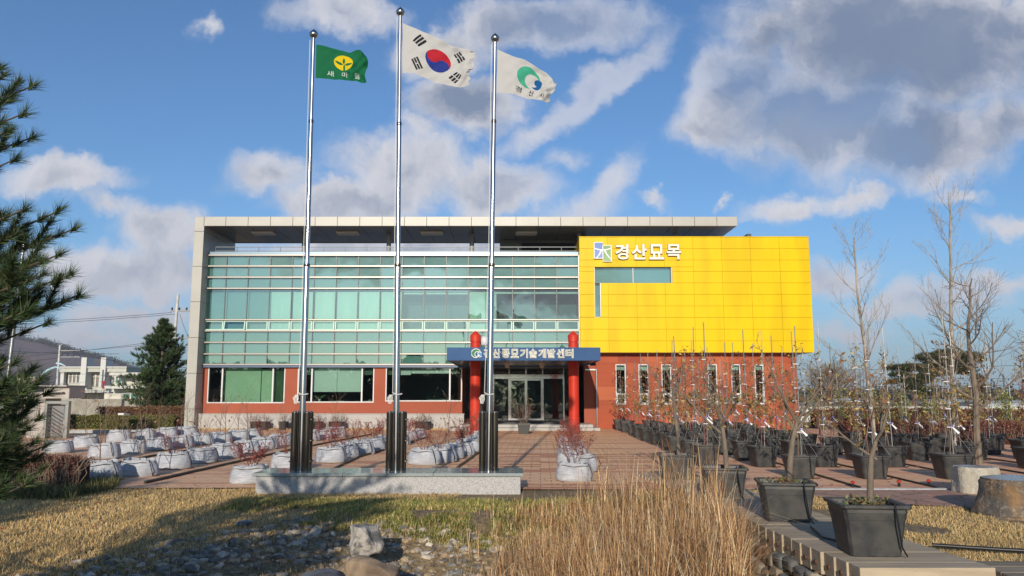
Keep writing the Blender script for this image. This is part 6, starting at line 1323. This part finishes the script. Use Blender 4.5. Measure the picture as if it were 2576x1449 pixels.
# ================================================================== RIGHT BACKGROUND
fn = thing('panel_fence', 'long low white corrugated panel fence behind the nursery field', 'fence', (27, 52, 0)); q = MB(); x = 17.; ft = W(0, 1023.5, 52)[2]; i = 0; fq = MB()
while x < 42: q.quad((x, 52, .02), (x+.16, 52, .02), (x+.16, 52, ft), (x, 52, ft)); q.quad((x+.16, 52, .02), (x+.2, 52.05, .02), (x+.2, 52.05, ft), (x+.16, 52, ft)); q.quad((x+.2, 52.05, .02), (x+.36, 52.05, .02), (x+.36, 52.05, ft), (x+.2, 52.05, ft)); q.quad((x+.36, 52.05, .02), (x+.4, 52, .02), (x+.4, 52, ft), (x+.36, 52.05, ft)); x += .4
q.build('panel', mat('fence_white', (.58, .61, .57), (.50, .53, .49), .4, .6), fn); q = MB(); q.box(17, 42, 51.97, 52.09, ft, ft+.04); q.build('top_rail', mat('rail_grey', (.4, .4, .4)), fn)
# tarpaulin covered heap + blue tarp
def heap(c, sx, sy, sz, m, label, seed, name='tarp_heap'):
    V, Fc = rock_verts(np.random.default_rng(seed), 4, sx, sy, sz, .09, 4); V[:, 2] = np.maximum(V[:, 2], 0); o = link(name, np_mesh(name, V, Fc, m, False)); o.location = c; tag(o, label, 'heap')
p = W(2235, 1050, 46); heap((p[0], 46, 0), 2.6, 1.2, 1.05, mat('black_netting', (.03, .03, .032), (.16, .16, .16), 2.2, .6, aniso=(1, 3, 9), lo=.5, hi=.62), 'heap of folded black shade netting before the white fence', 5)
p = W(2112, 1050, 46); heap((p[0], 47.5, 0), 1.0, .8, .95, mat('blue_tarp', (.02, .08, .34), rough=.5), 'bright blue tarpaulin bundle beside the white fence', 6)
# distant buildings and greenhouses
q = MB(); a = W(2272, 992, 620); b = W(2300, 1014, 620); q.box(a[0], a[0]+4, 620, 626, 0, a[2]+0); q.box(a[0]+4.3, b[0], 621, 626, 0, a[2]-2); tag(q.build('apartment_block', mat('far_white', (.62, .62, .60), (.5, .5, .5), .3, .8, aniso=(1, 1, 6))), 'tiny white block rising far beyond the fields', 'building')
for k, (x0, x1, yt, Y) in enumerate(((2010, 2070, 1018, 80), (2330, 2440, 1010, 150), (2450, 2600, 1012, 120), (2100, 2200, 1014, 200))):
    a = W(x0, yt, Y); b = W(x1, yt, Y); q = MB(); n = 12; h_ = max(a[2], .9)
    for j in range(n): t0, t1 = pi*j/n, pi*(j+1)/n; q.quad((a[0], Y+2-2.5*cos(t0), h_*sin(t0)), (b[0], Y+2-2.5*cos(t0), h_*sin(t0)), (b[0], Y+2-2.5*cos(t1), h_*sin(t1)), (a[0], Y+2-2.5*cos(t1), h_*sin(t1)))
    q.face(*q.vs and range(q.vs([(a[0], Y+2-2.5*cos(pi*j/n), h_*sin(pi*j/n)) for j in range(n+1)]), len(q.v))); q.face(*range(q.vs([(b[0], Y+2-2.5*cos(pi*j/n), h_*sin(pi*j/n)) for j in range(n+1)]), len(q.v)))
    tag(q.build('greenhouse', mat('greenhouse_film', (.42, .45, .46), rough=.4)), ('low film greenhouse just right of the building end', 'long greenhouse far behind the tall pine', 'greenhouse at the edge of the fields', 'faint greenhouse far behind the bare dome shaped tree')[k], 'greenhouse', 'film greenhouses in the fields')
# far tree belt and scrub
R = np.random.default_rng(17); pts = []
for k in range(420):
    x = 1990+900*R.random(); Y = 260+300*R.random(); h_ = 1.8+3.5*R.random(); p = W(x, 1005, Y); p[2] = 0; pts.append(p+np.abs(R.normal(0, .5, (40, 3)))*np.array((0, 0, h_))+R.normal(0, 1, (40, 3))*np.array((h_*.9, 2, .2)))
for k in range(160):
    x = -200+800*R.random(); Y = 180+150*R.random(); h_ = 1.5+2.5*R.random(); p = W(x, 1005, Y); p[2] = 0; pts.append(p+np.abs(R.normal(0, .5, (40, 3)))*np.array((0, 0, h_))+R.normal(0, 1, (40, 3))*np.array((h_*.9, 2, .2)))
V, Fc, T = leaf_arrays(np.concatenate(pts), 1.3, R, None, .8, pick(sum(len(p) for p in pts), R, [(.07, .075, .05), (.10, .075, .05), (.05, .06, .04)])); tag(link('far_woodland', np_mesh('far_woodland', V, Fc, MLEAF, False, T)), 'low belt of distant trees and scrub on the horizon', None, None, 'stuff')
# field saplings beyond the hedge: trees with green leaves, each with its stake
def make_field(seed):
    R = np.random.default_rng(seed); t = thing('field_sapling', 'x', 'young tree'); q = MB(); q.tube([(.05, 0, 0), (.05, 0, 2.9)], .02, 5); q.build('stake', MSTK, t, False, False); q = MB(); tips = []; grow(q, (0, 0, 0), (0, 0, 1), 1.9, .02, 2, R, (9, 3), (.6, 1.), .3, .05, tips, .3, 5, .35, .15, .004); q.build('stem', MTWIG, t, False, False)
    P = np.array([ps[i]+R.normal(0, .04, 3) for ps, l in tips if l < 2 for i in range(1, len(ps)) for _ in range(2) if R.random() < .7]); leafobj('leaves', P, .11, R, [(.16, .20, .05), (.24, .26, .08), (.30, .28, .08), (.12, .14, .04)], t, False, .5); return t
fs = [make_field(810+i) for i in range(4)]; used = set(); n = 0
for yy in (33, 36, 39.5, 43):
    for k in range(13):
        x = 13.4+(yy-31)*.06+k*1.75+Rb.uniform(-.2, .2)
        if x > yy*.68+1 or (x < 16.3 and yy > 38): continue
        j = Rb.randrange(4); o = copy_tree(fs[j]) if j in used else fs[j]; used.add(j); o.location = (x, yy+Rb.uniform(-.3, .3), 0); o.rotation_euler = (0, 0, Rb.random()*6); s = Rb.uniform(.75, 1.05); o.scale = (s, s, s)
        o['label'] = f'staked young field tree, {ORD[k]} along the {("first", "second", "third", "last")[(33, 36, 39.5, 43).index(yy)]} row behind the red hedge'; o['group'] = 'young staked trees in the field'
for j in range(4):
    if j not in used:
        for ch in list(fs[j].children): bpy.data.objects.remove(ch)
        bpy.data.objects.remove(fs[j])
# unused planter prototypes away
for kd, lst_ in protos.items():
    for pr in lst_:
        if pr['label'] == 'x':
            for ch in list(pr.children): bpy.data.objects.remove(ch)
            bpy.data.objects.remove(pr)
for pr in pps:
    if pr['label'] == 'x':
        for ch in list(pr.children_recursive): bpy.data.objects.remove(ch)
        bpy.data.objects.remove(pr)

# ================================================================== HAZE
def haze():
    m = bpy.data.materials.new('haze_air'); m.use_nodes = True; k = NT(m.node_tree); k.n.clear()
    v = k.add('VolumePrincipled'); v.inputs['Color'].default_value = (.80, .86, .97, 1); v.inputs['Density'].default_value = .00026; v.inputs['Anisotropy'].default_value = .1
    o = k.n.new('ShaderNodeOutputMaterial'); k.l.new(v.outputs[0], o.inputs['Volume'])
    q = MB(); q.box(-2300, 2300, -200, 2500, -3, 142); tag(q.build('haze', m), 'thin blue winter haze over the fields', None, None, 'stuff')
haze()
